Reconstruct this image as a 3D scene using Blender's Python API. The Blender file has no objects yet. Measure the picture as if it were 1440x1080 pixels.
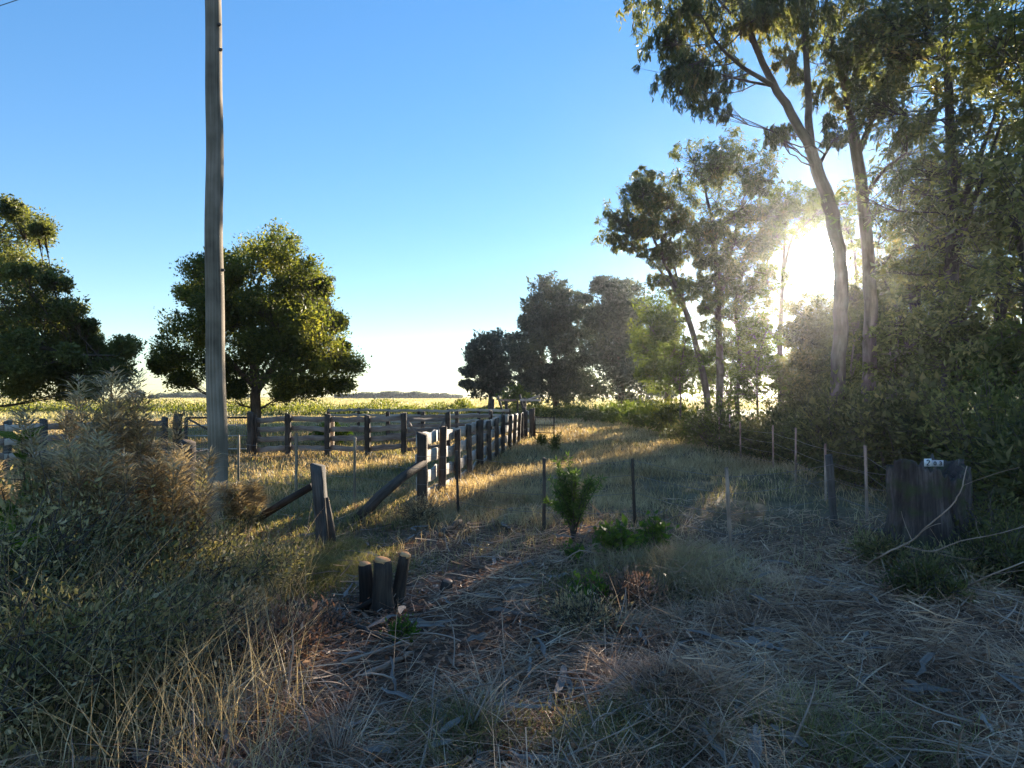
import bpy, math
import numpy as np
from math import radians, sin, cos, pi

scene = bpy.context.scene
COL = scene.collection
RNG = np.random.default_rng(7)

# ------------------------------------------------------------------ camera
EYE = 1.9
F = 900.0                      # focal length in pixels of the 1440 px wide photograph
PITCH = math.atan(17 / F)
cd = bpy.data.cameras.new("camera")
cd.sensor_width = 36.0
cd.lens = 36.0 * F / 1440.0
cd.clip_start = 0.05
cd.clip_end = 6000
cam = bpy.data.objects.new("camera", cd)
cam.location = (0, 0, EYE)
cam.rotation_euler = (pi / 2 + PITCH, 0, 0)
COL.objects.link(cam)
scene.camera = cam


def ray(px, py):
    u = (px - 720) / F
    v = (540 - py) / F
    c, s = cos(PITCH), sin(PITCH)
    return np.array([u, c - v * s, s + v * c])


def P(px, py, Y):
    d = ray(px, py)
    return np.array([0, 0, EYE]) + d * (Y / d[1])


def G(px, py):
    d = ray(px, py)
    t = -EYE / d[2]
    return np.array([0, 0, EYE]) + d * t


# ------------------------------------------------------------------ sun and sky
sd = ray(1150, 372)
sd = sd / np.linalg.norm(sd)
SUN_EL = math.asin(sd[2])
SUN_AZ = math.atan2(sd[0], sd[1])
SUN_STRENGTH = 5.0
SKY_STRENGTH = 0.088
EXPOSURE = 2.0

world = bpy.data.worlds.new("World")
scene.world = world
world.use_nodes = True
nt = world.node_tree
nt.nodes.clear()
wo = nt.nodes.new("ShaderNodeOutputWorld")
bg = nt.nodes.new("ShaderNodeBackground")
sky = nt.nodes.new("ShaderNodeTexSky")
sky.sky_type = 'NISHITA'
sky.sun_disc = False
sky.sun_elevation = SUN_EL
sky.sun_rotation = SUN_AZ
sky.air_density = 1.0
sky.dust_density = 0.0
sky.ozone_density = 2.8
bg.inputs[1].default_value = SKY_STRENGTH
hsv = nt.nodes.new("ShaderNodeHueSaturation")
hsv.inputs["Saturation"].default_value = 1.45
hsv.inputs["Hue"].default_value = 0.512
hsv.inputs["Value"].default_value = 1.32
gm = nt.nodes.new("ShaderNodeGamma")
gm.inputs["Gamma"].default_value = 0.66
nt.links.new(sky.outputs[0], gm.inputs["Color"])
nt.links.new(gm.outputs[0], hsv.inputs["Color"])
nt.links.new(hsv.outputs[0], bg.inputs[0])
# the sun itself as a bright disc of the sky
bs = nt.nodes.new("ShaderNodeBackground")
bs.inputs[0].default_value = (1, 0.9, 0.75, 1)
geo = nt.nodes.new("ShaderNodeTexCoord")
dot = nt.nodes.new("ShaderNodeVectorMath")
dot.operation = 'DOT_PRODUCT'
dot.inputs[1].default_value = tuple(sd)
nt.links.new(geo.outputs["Generated"], dot.inputs[0])
mr = nt.nodes.new("ShaderNodeMapRange")
mr.interpolation_type = 'SMOOTHSTEP'
mr.inputs["From Min"].default_value = cos(radians(2.3))
mr.inputs["From Max"].default_value = cos(radians(1.2))
mr.inputs["To Min"].default_value = 0
mr.inputs["To Max"].default_value = 40
nt.links.new(dot.outputs["Value"], mr.inputs["Value"])
nt.links.new(mr.outputs[0], bs.inputs[1])
ad = nt.nodes.new("ShaderNodeAddShader")
nt.links.new(bg.outputs[0], ad.inputs[0])
nt.links.new(bs.outputs[0], ad.inputs[1])
nt.links.new(ad.outputs[0], wo.inputs[0])

sl = bpy.data.lights.new("sun", 'SUN')
sl.energy = SUN_STRENGTH
sl.angle = radians(0.5)
sl.color = (1.0, 0.86, 0.66)
so = bpy.data.objects.new("sun", sl)
from mathutils import Vector
so.rotation_euler = Vector(sd).to_track_quat('Z', 'Y').to_euler()
so.location = (20, 40, 30)
COL.objects.link(so)

scene.view_settings.view_transform = 'Standard'
scene.view_settings.look = 'None'
scene.view_settings.exposure = EXPOSURE
scene.view_settings.gamma = 1
scene.cycles.use_denoising = True
scene.cycles.max_bounces = 6
scene.cycles.diffuse_bounces = 4
scene.cycles.transmission_bounces = 4
scene.cycles.volume_bounces = 0
scene.cycles.sample_clamp_indirect = 8
scene.cycles.use_fast_gi = False

# ------------------------------------------------------------------ ground height


def gz(x, y):
    x = np.asarray(x, float)
    y = np.asarray(y, float)
    r = np.sqrt(x * x + y * y)
    near = np.clip((60 - r) / 40, 0, 1)
    z = 0.035 * np.sin(1.1 * x + 0.7) * np.sin(0.9 * y + 0.4) + 0.025 * np.sin(2.3 * x - 1.7 * y) \
        + 0.012 * np.sin(5.1 * x + 3.9 * y) + 0.010 * np.sin(-6.3 * x + 4.7 * y + 1)
    z = z * near
    # low bank of the verge at the left and heap at the right
    z = z + 0.22 * np.exp(-((x + 3.2) ** 2 / 1.6 + (y - 4.2) ** 2 / 1.8))
    z = z + 0.16 * np.exp(-((x - 1.9) ** 2 / 0.35 + (y - 6.9) ** 2 / 0.35))
    z = z + 0.13 * np.exp(-((x - 1.05) ** 2 / 0.12 + (y - 3.9) ** 2 / 0.25))
    z = z - 0.10 * np.exp(-((x + 1.6) ** 2 / 0.5 + (y - 5.2) ** 2 / 0.4))
    far = np.clip((r - 150) / 900, 0, 1)
    return z + far * 0.6


# ------------------------------------------------------------------ materials
MATS = {}


def new_mat(name):
    m = bpy.data.materials.new(name)
    m.use_nodes = True
    m.node_tree.nodes.clear()
    MATS[name] = m
    return m, m.node_tree


def ramp(nt, stops):
    r = nt.nodes.new("ShaderNodeValToRGB")
    el = r.color_ramp.elements
    while len(el) < len(stops):
        el.new(0.5)
    for e, (p, c) in zip(el, stops):
        e.position = p
        e.color = (*c, 1)
    return r


def leaf_mat(name, stops, trans=0.45, rough=0.55, patch=1.2, spec=0.3, tint=None):
    m, nt = new_mat(name)
    g = nt.nodes.new("ShaderNodeNewGeometry")
    tc = nt.nodes.new("ShaderNodeTexCoord")
    n = nt.nodes.new("ShaderNodeTexNoise")
    n.inputs["Scale"].default_value = patch
    n.inputs["Detail"].default_value = 2
    nt.links.new(tc.outputs["Object"], n.inputs["Vector"])
    mx = nt.nodes.new("ShaderNodeMath")
    mx.operation = 'MULTIPLY_ADD'
    mx.inputs[1].default_value = 0.55
    nt.links.new(g.outputs["Random Per Island"], mx.inputs[0])
    m2 = nt.nodes.new("ShaderNodeMath")
    m2.operation = 'MULTIPLY_ADD'
    m2.inputs[1].default_value = 1.5
    m2.inputs[2].default_value = -0.53
    nt.links.new(n.outputs[0], m2.inputs[0])
    nt.links.new(m2.outputs[0], mx.inputs[2])
    r = ramp(nt, stops)
    nt.links.new(mx.outputs[0], r.inputs[0])
    b = nt.nodes.new("ShaderNodeBsdfPrincipled")
    b.inputs["Roughness"].default_value = rough
    b.inputs["Specular IOR Level"].default_value = spec
    nt.links.new(r.outputs[0], b.inputs["Base Color"])
    t = nt.nodes.new("ShaderNodeBsdfTranslucent")
    hs = nt.nodes.new("ShaderNodeMix")
    hs.data_type = 'RGBA'
    hs.blend_type = 'MULTIPLY'
    hs.inputs[0].default_value = 1
    nt.links.new(r.outputs[0], hs.inputs[6])
    hs.inputs[7].default_value = (*(tint or (1.5, 1.5, 0.7)), 1)
    nt.links.new(hs.outputs[2], t.inputs[0])
    ms = nt.nodes.new("ShaderNodeMixShader")
    ms.inputs[0].default_value = trans
    nt.links.new(b.outputs[0], ms.inputs[1])
    nt.links.new(t.outputs[0], ms.inputs[2])
    o = nt.nodes.new("ShaderNodeOutputMaterial")
    nt.links.new(ms.outputs[0], o.inputs[0])
    return m


def wood_mat(name, stops, gu=38.0, gv=2.2, bump=0.6, rough=0.85, blotch=2.0, moss=None):
    """guv attribute: x metres around, y metres along, z seed"""
    m, nt = new_mat(name)
    at = nt.nodes.new("ShaderNodeAttribute")
    at.attribute_name = "guv"
    mp = nt.nodes.new("ShaderNodeMapping")
    mp.inputs["Scale"].default_value = (gu, gv, 7)
    nt.links.new(at.outputs["Vector"], mp.inputs["Vector"])
    n = nt.nodes.new("ShaderNodeTexNoise")
    n.inputs["Scale"].default_value = 1
    n.inputs["Detail"].default_value = 6
    n.inputs["Roughness"].default_value = 0.65
    nt.links.new(mp.outputs[0], n.inputs["Vector"])
    mp2 = nt.nodes.new("ShaderNodeMapping")
    mp2.inputs["Scale"].default_value = (blotch * 2, blotch, 3.3)
    nt.links.new(at.outputs["Vector"], mp2.inputs["Vector"])
    n2 = nt.nodes.new("ShaderNodeTexNoise")
    n2.inputs["Scale"].default_value = 1
    n2.inputs["Detail"].default_value = 4
    nt.links.new(mp2.outputs[0], n2.inputs["Vector"])
    a = nt.nodes.new("ShaderNodeMath")
    a.operation = 'ADD'
    nt.links.new(n.outputs[0], a.inputs[0])
    nt.links.new(n2.outputs[0], a.inputs[1])
    h = nt.nodes.new("ShaderNodeMapRange")
    h.inputs["From Min"].default_value = 0.65
    h.inputs["From Max"].default_value = 1.35
    nt.links.new(a.outputs[0], h.inputs["Value"])
    r = ramp(nt, stops)
    nt.links.new(h.outputs[0], r.inputs[0])
    col = r.outputs[0]
    if moss:
        n3 = nt.nodes.new("ShaderNodeTexNoise")
        n3.inputs["Scale"].default_value = 5
        n3.inputs["Detail"].default_value = 5
        nt.links.new(at.outputs["Vector"], n3.inputs["Vector"])
        mr3 = nt.nodes.new("ShaderNodeMapRange")
        mr3.inputs["From Min"].default_value = 0.5
        mr3.inputs["From Max"].default_value = 0.68
        nt.links.new(n3.outputs[0], mr3.inputs["Value"])
        mm = nt.nodes.new("ShaderNodeMix")
        mm.data_type = 'RGBA'
        mm.inputs[7].default_value = (*moss, 1)
        nt.links.new(mr3.outputs[0], mm.inputs[0])
        nt.links.new(col, mm.inputs[6])
        col = mm.outputs[2]
    b = nt.nodes.new("ShaderNodeBsdfPrincipled")
    b.inputs["Roughness"].default_value = rough
    b.inputs["Specular IOR Level"].default_value = 0.25
    nt.links.new(col, b.inputs["Base Color"])
    bp = nt.nodes.new("ShaderNodeBump")
    bp.inputs["Strength"].default_value = bump
    bp.inputs["Distance"].default_value = 0.012
    nt.links.new(n.outputs[0], bp.inputs["Height"])
    nt.links.new(bp.outputs[0], b.inputs["Normal"])
    o = nt.nodes.new("ShaderNodeOutputMaterial")
    nt.links.new(b.outputs[0], o.inputs[0])
    return m


leaf_mat("leaf_dark_green", [(0.0, (0.030, 0.043, 0.014)), (0.4, (0.074, 0.092, 0.022)), (0.75, (0.176, 0.176, 0.038)), (1, (0.297, 0.270, 0.061))], 0.55, patch=0.5)
leaf_mat("leaf_olive", [(0.0, (0.051, 0.058, 0.023)), (0.5, (0.131, 0.142, 0.051)), (0.85, (0.232, 0.232, 0.087)), (1, (0.319, 0.290, 0.123))], 0.5, patch=0.5)
leaf_mat("leaf_gum", [(0.0, (0.046, 0.052, 0.033)), (0.4, (0.098, 0.114, 0.062)), (0.75, (0.169, 0.169, 0.072)), (1, (0.260, 0.182, 0.091))], 0.5, patch=0.6, spec=0.5, rough=0.4)
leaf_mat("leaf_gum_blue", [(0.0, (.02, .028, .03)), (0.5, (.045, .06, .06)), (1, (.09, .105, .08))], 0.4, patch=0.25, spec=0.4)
leaf_mat("leaf_light_green", [(0.0, (.04, .055, .016)), (0.5, (.09, .12, .03)), (1, (.18, .2, .05))], 0.5, patch=0.6)
leaf_mat("leaf_bright", [(0.0, (0.045, 0.081, 0.013)), (0.5, (0.090, 0.153, 0.023)), (1, (0.180, 0.243, 0.036))], 0.5, patch=2)
leaf_mat("leaf_shade", [(0.0, (0.037, 0.044, 0.022)), (0.5, (0.094, 0.100, 0.044)), (1, (0.200, 0.175, 0.075))], 0.5, patch=1.0)
leaf_mat("weed_leaf", [(0.0, (.07, .07, .035)), (0.35, (.15, .145, .07)), (0.6, (.30, .25, .14)), (1, (.60, .48, .31))], 0.4, patch=2.5)
leaf_mat("weed_dry", [(0.0, (0.143, 0.111, 0.058)), (0.4, (0.338, 0.260, 0.150)), (0.8, (0.598, 0.481, 0.299)), (1, (0.850, 0.728, 0.494))], 0.4, patch=2.5, tint=(1.2, 1.1, .8))
leaf_mat("grass_dry", [(0.0, (.14, .10, .05)), (0.35, (.34, .25, .14)), (0.7, (.54, .42, .26)), (1, (.72, .58, .39))], 0.45, patch=0.5, tint=(1.2, 1.1, .7))
leaf_mat("grass_green", [(0.0, (.07, .068, .03)), (0.4, (.15, .14, .06)), (0.7, (.25, .22, .11)), (1, (.48, .39, .24))], 0.45, patch=0.8)
leaf_mat("grass_field", [(0.0, (.24, .25, .12)), (0.4, (.37, .35, .19)), (0.8, (.50, .44, .28)), (1, (.58, .51, .35))], 0.5, patch=0.06, tint=(1.2, 1.1, .7))
leaf_mat("straw", [(0.0, (.09, .05, .035)), (0.3, (.30, .18, .12)), (0.6, (.60, .385, .255)), (1, (.88, .66, .47))], 0.3, patch=1.6, tint=(1.1, 1.05, .9))
leaf_mat("litter", [(0.0, (.07, .035, .024)), (0.4, (.24, .125, .08)), (0.8, (.46, .26, .17)), (1, (.70, .47, .33))], 0.25, patch=2.0, tint=(1.1, 1., .8))
leaf_mat("needle_green", [(0.0, (0.041, 0.068, 0.019)), (0.5, (0.095, 0.149, 0.034)), (1, (0.189, 0.257, 0.054))], 0.45, patch=2)

wood_mat("bark_brown", [(0, (.03, .022, .016)), (0.5, (.10, .07, .05)), (1, (.2, .14, .1))], 25, 5, 1.0)
wood_mat("bark_gum", [(0, (.05, .035, .028)), (0.5, (.12, .09, .072)), (1, (.22, .175, .15))], 10, 1.5, 0.5)
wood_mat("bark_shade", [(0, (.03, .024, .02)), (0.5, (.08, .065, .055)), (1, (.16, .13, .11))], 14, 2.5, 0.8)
wood_mat("board_grey", [(0, (.2, .17, .14)), (0.45, (.44, .39, .34)), (1, (.66, .6, .54))], 60, 2.0, 0.6)
wood_mat("board_brown", [(0, (0.095, 0.068, 0.054)), (0.45, (0.216, 0.162, 0.135)), (1, (0.405, 0.338, 0.284))], 60, 2.0, 0.6)
wood_mat("post_dark", [(0, (.02, .014, .011)), (0.45, (.06, .042, .032)), (1, (.15, .11, .085))], 50, 2.5, 1.0)
wood_mat("post_grey", [(0, (.025, .021, .02)), (0.45, (.075, .066, .06)), (1, (.17, .15, .135))], 45, 2.0, 1.0)
wood_mat("pole_wood", [(0, (.07, .055, .038)), (0.5, (.20, .165, .12)), (1, (.34, .28, .22))], 55, 0.5, 0.7)
wood_mat("stake_wood", [(0, (.10, .075, .05)), (0.5, (.24, .19, .13)), (1, (.40, .33, .24))], 60, 3, 0.5)
wood_mat("twig_grey", [(0, (.14, .085, .06)), (0.5, (.32, .22, .165)), (1, (.54, .41, .33))], 30, 4, 0.3)
wood_mat("cut_wood", [(0, (.4, .17, .06)), (0.5, (.65, .30, .12)), (1, (.8, .45, .22))], 30, 30, 0.2)
wood_mat("stump_bark", [(0, (.018, .013, .010)), (0.5, (.05, .035, .028)), (1, (.12, .085, .06))], 40, 4, 1.0)
wood_mat("butt_grey", [(0, (.018, .013, .012)), (0.5, (.06, .046, .043)), (1, (.17, .135, .12))], 30, 2.5, 1.0, moss=(.05, .055, .025))

m, nt = new_mat("wire_steel")
b = nt.nodes.new("ShaderNodeBsdfPrincipled")
n = nt.nodes.new("ShaderNodeTexNoise")
n.inputs["Scale"].default_value = 8
r = ramp(nt, [(0.3, (.12, .09, .08)), (0.7, (.28, .26, .25))])
nt.links.new(n.outputs[0], r.inputs[0])
nt.links.new(r.outputs[0], b.inputs["Base Color"])
b.inputs["Metallic"].default_value = 0.6
b.inputs["Roughness"].default_value = 0.45
o = nt.nodes.new("ShaderNodeOutputMaterial")
nt.links.new(b.outputs[0], o.inputs[0])


def plain_mat(name, c0, c1, rough=0.6, scale=20, metal=0):
    m, nt = new_mat(name)
    b = nt.nodes.new("ShaderNodeBsdfPrincipled")
    tc = nt.nodes.new("ShaderNodeTexCoord")
    n = nt.nodes.new("ShaderNodeTexNoise")
    n.inputs["Scale"].default_value = scale
    n.inputs["Detail"].default_value = 5
    nt.links.new(tc.outputs["Object"], n.inputs["Vector"])
    r = ramp(nt, [(0.3, c0), (0.7, c1)])
    nt.links.new(n.outputs[0], r.inputs[0])
    nt.links.new(r.outputs[0], b.inputs["Base Color"])
    b.inputs["Roughness"].default_value = rough
    b.inputs["Metallic"].default_value = metal
    o = nt.nodes.new("ShaderNodeOutputMaterial")
    nt.links.new(b.outputs[0], o.inputs[0])


plain_mat("plate_white", (.55, .55, .56), (.8, .8, .8), 0.5)
plain_mat("plate_grey", (.38, .38, .40), (.5, .5, .52), 0.5)
plain_mat("digit_dark", (.02, .02, .03), (.05, .05, .06), 0.5)
plain_mat("cable_black", (.02, .02, .022), (.04, .04, .04), 0.6)

# ground
m, nt = new_mat("ground_soil")
tc = nt.nodes.new("ShaderNodeTexCoord")
sx = nt.nodes.new("ShaderNodeSeparateXYZ")
nt.links.new(tc.outputs["Object"], sx.inputs[0])


def noise(scale, detail=6, rough=0.6):
    n = nt.nodes.new("ShaderNodeTexNoise")
    n.inputs["Scale"].default_value = scale
    n.inputs["Detail"].default_value = detail
    n.inputs["Roughness"].default_value = rough
    nt.links.new(tc.outputs["Object"], n.inputs["Vector"])
    return n


def mixc(fac, a, b):
    mm = nt.nodes.new("ShaderNodeMix")
    mm.data_type = 'RGBA'
    nt.links.new(fac, mm.inputs[0])
    nt.links.new(a, mm.inputs[6])
    nt.links.new(b, mm.inputs[7])
    return mm.outputs[2]


na = noise(9, 8, 0.7)
soil = ramp(nt, [(0.3, (.055, .03, .021)), (0.5, (.15, .082, .056)), (0.72, (.30, .18, .125))])
nt.links.new(na.outputs[0], soil.inputs[0])
nb = noise(1.3, 6, 0.65)
turf = ramp(nt, [(0.3, (.07, .06, .03)), (0.5, (.15, .12, .07)), (0.7, (.27, .21, .13))])
nt.links.new(nb.outputs[0], turf.inputs[0])
mpf = nt.nodes.new("ShaderNodeMapping")
mpf.inputs["Scale"].default_value = (0.018, 0.05, 1)
nt.links.new(tc.outputs["Object"], mpf.inputs["Vector"])
nc = nt.nodes.new("ShaderNodeTexNoise")
nc.inputs["Scale"].default_value = 1
nc.inputs["Detail"].default_value = 8
nc.inputs["Roughness"].default_value = 0.7
nt.links.new(mpf.outputs[0], nc.inputs["Vector"])
fld = ramp(nt, [(0.3, (.25, .27, .12)), (0.5, (.39, .37, .19)), (0.62, (.50, .44, .27)), (0.75, (.60, .52, .35))])
nt.links.new(nc.outputs[0], fld.inputs[0])
f1 = nt.nodes.new("ShaderNodeMapRange")
f1.inputs["From Min"].default_value = 8
f1.inputs["From Max"].default_value = 11
nt.links.new(sx.outputs[1], f1.inputs["Value"])
f2 = nt.nodes.new("ShaderNodeMapRange")
f2.inputs["From Min"].default_value = 36
f2.inputs["From Max"].default_value = 60
nt.links.new(sx.outputs[1], f2.inputs["Value"])
c1 = mixc(f1.outputs[0], soil.outputs[0], turf.outputs[0])
c2 = mixc(f2.outputs[0], c1, fld.outputs[0])
b = nt.nodes.new("ShaderNodeBsdfPrincipled")
b.inputs["Roughness"].default_value = 0.95
b.inputs["Specular IOR Level"].default_value = 0.1
nt.links.new(c2, b.inputs["Base Color"])
bp = nt.nodes.new("ShaderNodeBump")
bp.inputs["Strength"].default_value = 0.9
bp.inputs["Distance"].default_value = 0.05
nt.links.new(na.outputs[0], bp.inputs["Height"])
nt.links.new(bp.outputs[0], b.inputs["Normal"])
o = nt.nodes.new("ShaderNodeOutputMaterial")
nt.links.new(b.outputs[0], o.inputs[0])


# ------------------------------------------------------------------ mesh building
class MB:
    """collects vertices, quads and triangles and links them as one mesh object"""

    def __init__(self):
        self.v, self.q, self.t, self.g = [], [], [], []
        self.n = 0

    def add(self, v, q=None, t=None, g=None):
        v = np.asarray(v, float).reshape(-1, 3)
        if q is not None and len(q):
            self.q.append(np.asarray(q, np.int64).reshape(-1, 4) + self.n)
        if t is not None and len(t):
            self.t.append(np.asarray(t, np.int64).reshape(-1, 3) + self.n)
        self.v.append(v)
        self.g.append(np.zeros_like(v) if g is None else np.asarray(g, float).reshape(-1, 3))
        self.n += len(v)

    def build(self, name, mat, parent=None, smooth=False):
        me = bpy.data.meshes.new(name)
        v = np.concatenate(self.v) if self.v else np.zeros((0, 3))
        if parent is not None:
            v = v - np.array(parent.location)
        q = np.concatenate(self.q) if self.q else np.zeros((0, 4), np.int64)
        t = np.concatenate(self.t) if self.t else np.zeros((0, 3), np.int64)
        me.vertices.add(len(v))
        me.vertices.foreach_set("co", v.astype(np.float32).ravel())
        me.loops.add(len(q) * 4 + len(t) * 3)
        me.loops.foreach_set("vertex_index", np.concatenate([q.ravel(), t.ravel()]).astype(np.int32))
        me.polygons.add(len(q) + len(t))
        st = np.concatenate([np.arange(len(q)) * 4, len(q) * 4 + np.arange(len(t)) * 3]).astype(np.int32)
        me.polygons.foreach_set("loop_start", st)
        if smooth:
            me.polygons.foreach_set("use_smooth", np.ones(len(st), bool))
        at = me.attributes.new("guv", 'FLOAT_VECTOR', 'POINT')
        at.data.foreach_set("vector", np.concatenate(self.g).astype(np.float32).ravel())
        me.materials.append(MATS[mat])
        me.update(calc_edges=True)
        ob = bpy.data.objects.new(name, me)
        COL.objects.link(ob)
        if parent is not None:
            ob.parent = parent
        return ob


def tag(o, label=None, cat=None, group=None, kind=None):
    if label:
        o["label"] = label
    if cat:
        o["category"] = cat
    if group:
        o["group"] = group
    if kind:
        o["kind"] = kind
    return o


def thing(name, loc, label, cat, group=None):
    o = bpy.data.objects.new(name, None)
    o.empty_display_size = 0.2
    o.location = tuple(float(a) for a in loc)
    COL.objects.link(o)
    return tag(o, label, cat, group)


def norm(a):
    return a / np.maximum(np.linalg.norm(a, axis=-1, keepdims=True), 1e-9)


def tube(mb, pts, rad, sides=8, rough=0.0, caps=True, rng=RNG, square=False, slant=0.0):
    """tube through pts; rough = relative radius noise; seed goes to guv.z"""
    pts = np.asarray(pts, float)
    n = len(pts)
    rad = np.broadcast_to(np.asarray(rad, float), (n,))
    tan = np.gradient(pts, axis=0)
    tan = norm(tan)
    ref = np.array([0, 0, 1.0]) if abs(tan[0][2]) < 0.8 else np.array([1.0, 0, 0])
    a = np.zeros((n, 3))
    a[0] = norm(np.cross(tan[0], ref))
    for i_ in range(1, n):
        a[i_] = norm(a[i_ - 1] - tan[i_] * np.dot(a[i_ - 1], tan[i_]))
    b = norm(np.cross(tan, a))
    th = np.arange(sides) / sides * 2 * pi
    rr = np.ones(sides)
    if square:
        rr = 1 / np.maximum(np.abs(np.cos(th)), np.abs(np.sin(th))) ** 0.85
    rr = rr * (1 + rough * rng.normal(0, 1, sides))
    R = rad[:, None] * rr[None] * (1 + 0.35 * rough * rng.normal(0, 1, (n, sides)))
    V = pts[:, None] + a[:, None] * (np.cos(th)[None, :, None] * R[..., None]) + b[:, None] * (np.sin(th)[None, :, None] * R[..., None])
    if slant:
        V[-1, :, 2] += slant * np.cos(th + rng.uniform(0, 6)) * rad[-1]
    L = np.concatenate([[0], np.cumsum(np.linalg.norm(np.diff(pts, axis=0), axis=1))])
    seed = rng.uniform(0, 50)
    # mirror the around-coordinate so that there is no seam
    gu = np.minimum(th, 2 * pi - th)[None, :] * max(rad.mean(), 0.004) + np.zeros((n, 1))
    gg = np.stack([gu, np.repeat(L[:, None], sides, 1), np.full((n, sides), seed)], -1)
    i = np.arange(n - 1)[:, None] * sides
    j = np.arange(sides)[None]
    k = (j + 1) % sides
    q = np.stack([i + j, i + k, i + sides + k, i + sides + j], -1).reshape(-1, 4)
    v = V.reshape(-1, 3)
    g = gg.reshape(-1, 3)
    tr = []
    if caps:
        c0, c1 = len(v), len(v) + 1
        v = np.vstack([v, V[0].mean(0), V[-1].mean(0)])
        g = np.vstack([g, [0, 0, seed], [0, L[-1], seed]])
        for s in range(sides):
            tr.append((c0, (s + 1) % sides, s))
            tr.append((c1, (n - 1) * sides + s, (n - 1) * sides + (s + 1) % sides))
    mb.add(v, q, tr, g)


def plank(mb, p0, p1, h, t, rng=RNG, wob=0.02, seg=8):
    """board from p0 to p1 (centre line), height h (vertical), thickness t"""
    p0, p1 = np.asarray(p0, float), np.asarray(p1, float)
    s = np.linspace(0, 1, seg)
    c = p0 + (p1 - p0) * s[:, None]
    L = np.linalg.norm(p1 - p0)
    c[:, 2] += rng.normal(0, wob, seg) * 0.6
    d = norm(p1 - p0)
    side = norm(np.cross(d, [0, 0, 1.0]))
    up = norm(np.cross(side, d))
    c += side * (rng.normal(0, wob * 0.4, (seg, 1)))
    hh = h * (1 + rng.normal(0, 0.05, seg))
    seed = rng.uniform(0, 50)
    bv = min(0.006, t * 0.25)
    prof = [(-.5, -.5), (-.5, .5), (.5, .5), (.5, -.5)]
    V, Gg = [], []
    pr = []
    for (a, b2) in [(-1, -1), (-1, 1), (1, 1), (1, -1)]:
        # two points at each corner for a bevel
        if a * b2 > 0:
            pr += [(a, b2, 'v'), (a, b2, 'h')] if a < 0 else [(a, b2, 'v'), (a, b2, 'h')]
        else:
            pr += [(a, b2, 'h'), (a, b2, 'v')] if False else [(a, b2, 'h'), (a, b2, 'v')]
    # explicit octagon profile (thickness, height)
    T, H = t / 2, 0.5
    for i2 in range(seg):
        Hh = hh[i2] / 2
        oc = [(-T, -Hh + bv), (-T, Hh - bv), (-T + bv, Hh), (T - bv, Hh), (T, Hh - bv), (T, -Hh + bv), (T - bv, -Hh), (-T + bv, -Hh)]
        for (x, z) in oc:
            V.append(c[i2] + side * x + up * z)
            Gg.append((z + (0.3 if x > 0 else 0) + x, L * s[i2], seed))
    n = 8
    q = []
    for i2 in range(seg - 1):
        for j in range(n):
            k = (j + 1) % n
            q.append((i2 * n + j, i2 * n + k, (i2 + 1) * n + k, (i2 + 1) * n + j))
    base = (seg - 1) * n
    q += [(0, 7, 6, 5), (0, 5, 4, 1), (1, 4, 3, 2)]
    q += [(base + 0, base + 5, base + 6, base + 7), (base + 0, base + 1, base + 4, base + 5), (base + 1, base + 2, base + 3, base + 4)]
    mb.add(V, q, None, Gg)


def leaves(mb, c, axis, L, W, rng=RNG, fold=0.2):
    """rhombic leaves centred at c, pointing along axis"""
    n = len(c)
    axis = norm(axis)
    rnd = rng.normal(0, 1, (n, 3))
    b = norm(np.cross(axis, rnd))
    nn = np.cross(axis, b)
    L = np.broadcast_to(np.asarray(L, float), (n,))[:, None]
    W = np.broadcast_to(np.asarray(W, float), (n,))[:, None]
    v = np.stack([c - axis * L / 2, c + b * W / 2 + nn * W * fold - axis * L * .08, c + axis * L / 2 - nn * W * fold, c - b * W / 2 + nn * W * fold - axis * L * .08], 1)
    q = np.arange(n * 4).reshape(n, 4)
    mb.add(v.reshape(-1, 3), q)


def blades(mb, base, hgt, wid, lean, rng=RNG, seg=2, curl=0.5, az=None):
    """tapered bent strips; lean = horizontal reach relative to height"""
    n = len(base)
    az = rng.uniform(0, 2 * pi, n) if az is None else az
    d = np.stack([np.cos(az), np.sin(az), np.zeros(n)], 1)
    fa = rng.uniform(0, 2 * pi, n)
    w = np.stack([np.cos(fa), np.sin(fa), np.zeros(n)], 1)
    rows = []
    for i in range(seg + 1):
        s = i / seg
        h = hgt * (s - curl * lean * s * s * 0.5)
        o = lean * hgt * s ** 1.6
        p = base + d * o[:, None] + np.array([0, 0, 1.0]) * h[:, None]
        ww = wid * (1 - 0.88 * s ** 1.5) / 2
        rows.append(np.stack([p - w * ww[:, None], p + w * ww[:, None]], 1))
    V = np.stack(rows, 1)  # n,seg+1,2,3
    v = V.reshape(-1, 3)
    m = (seg + 1) * 2
    q = []
    for i in range(seg):
        q.append(np.array([i * 2, i * 2 + 1, i * 2 + 3, i * 2 + 2]))
    q = (np.arange(n)[:, None, None] * m + np.array(q)[None]).reshape(-1, 4)
    mb.add(v, q)


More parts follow.
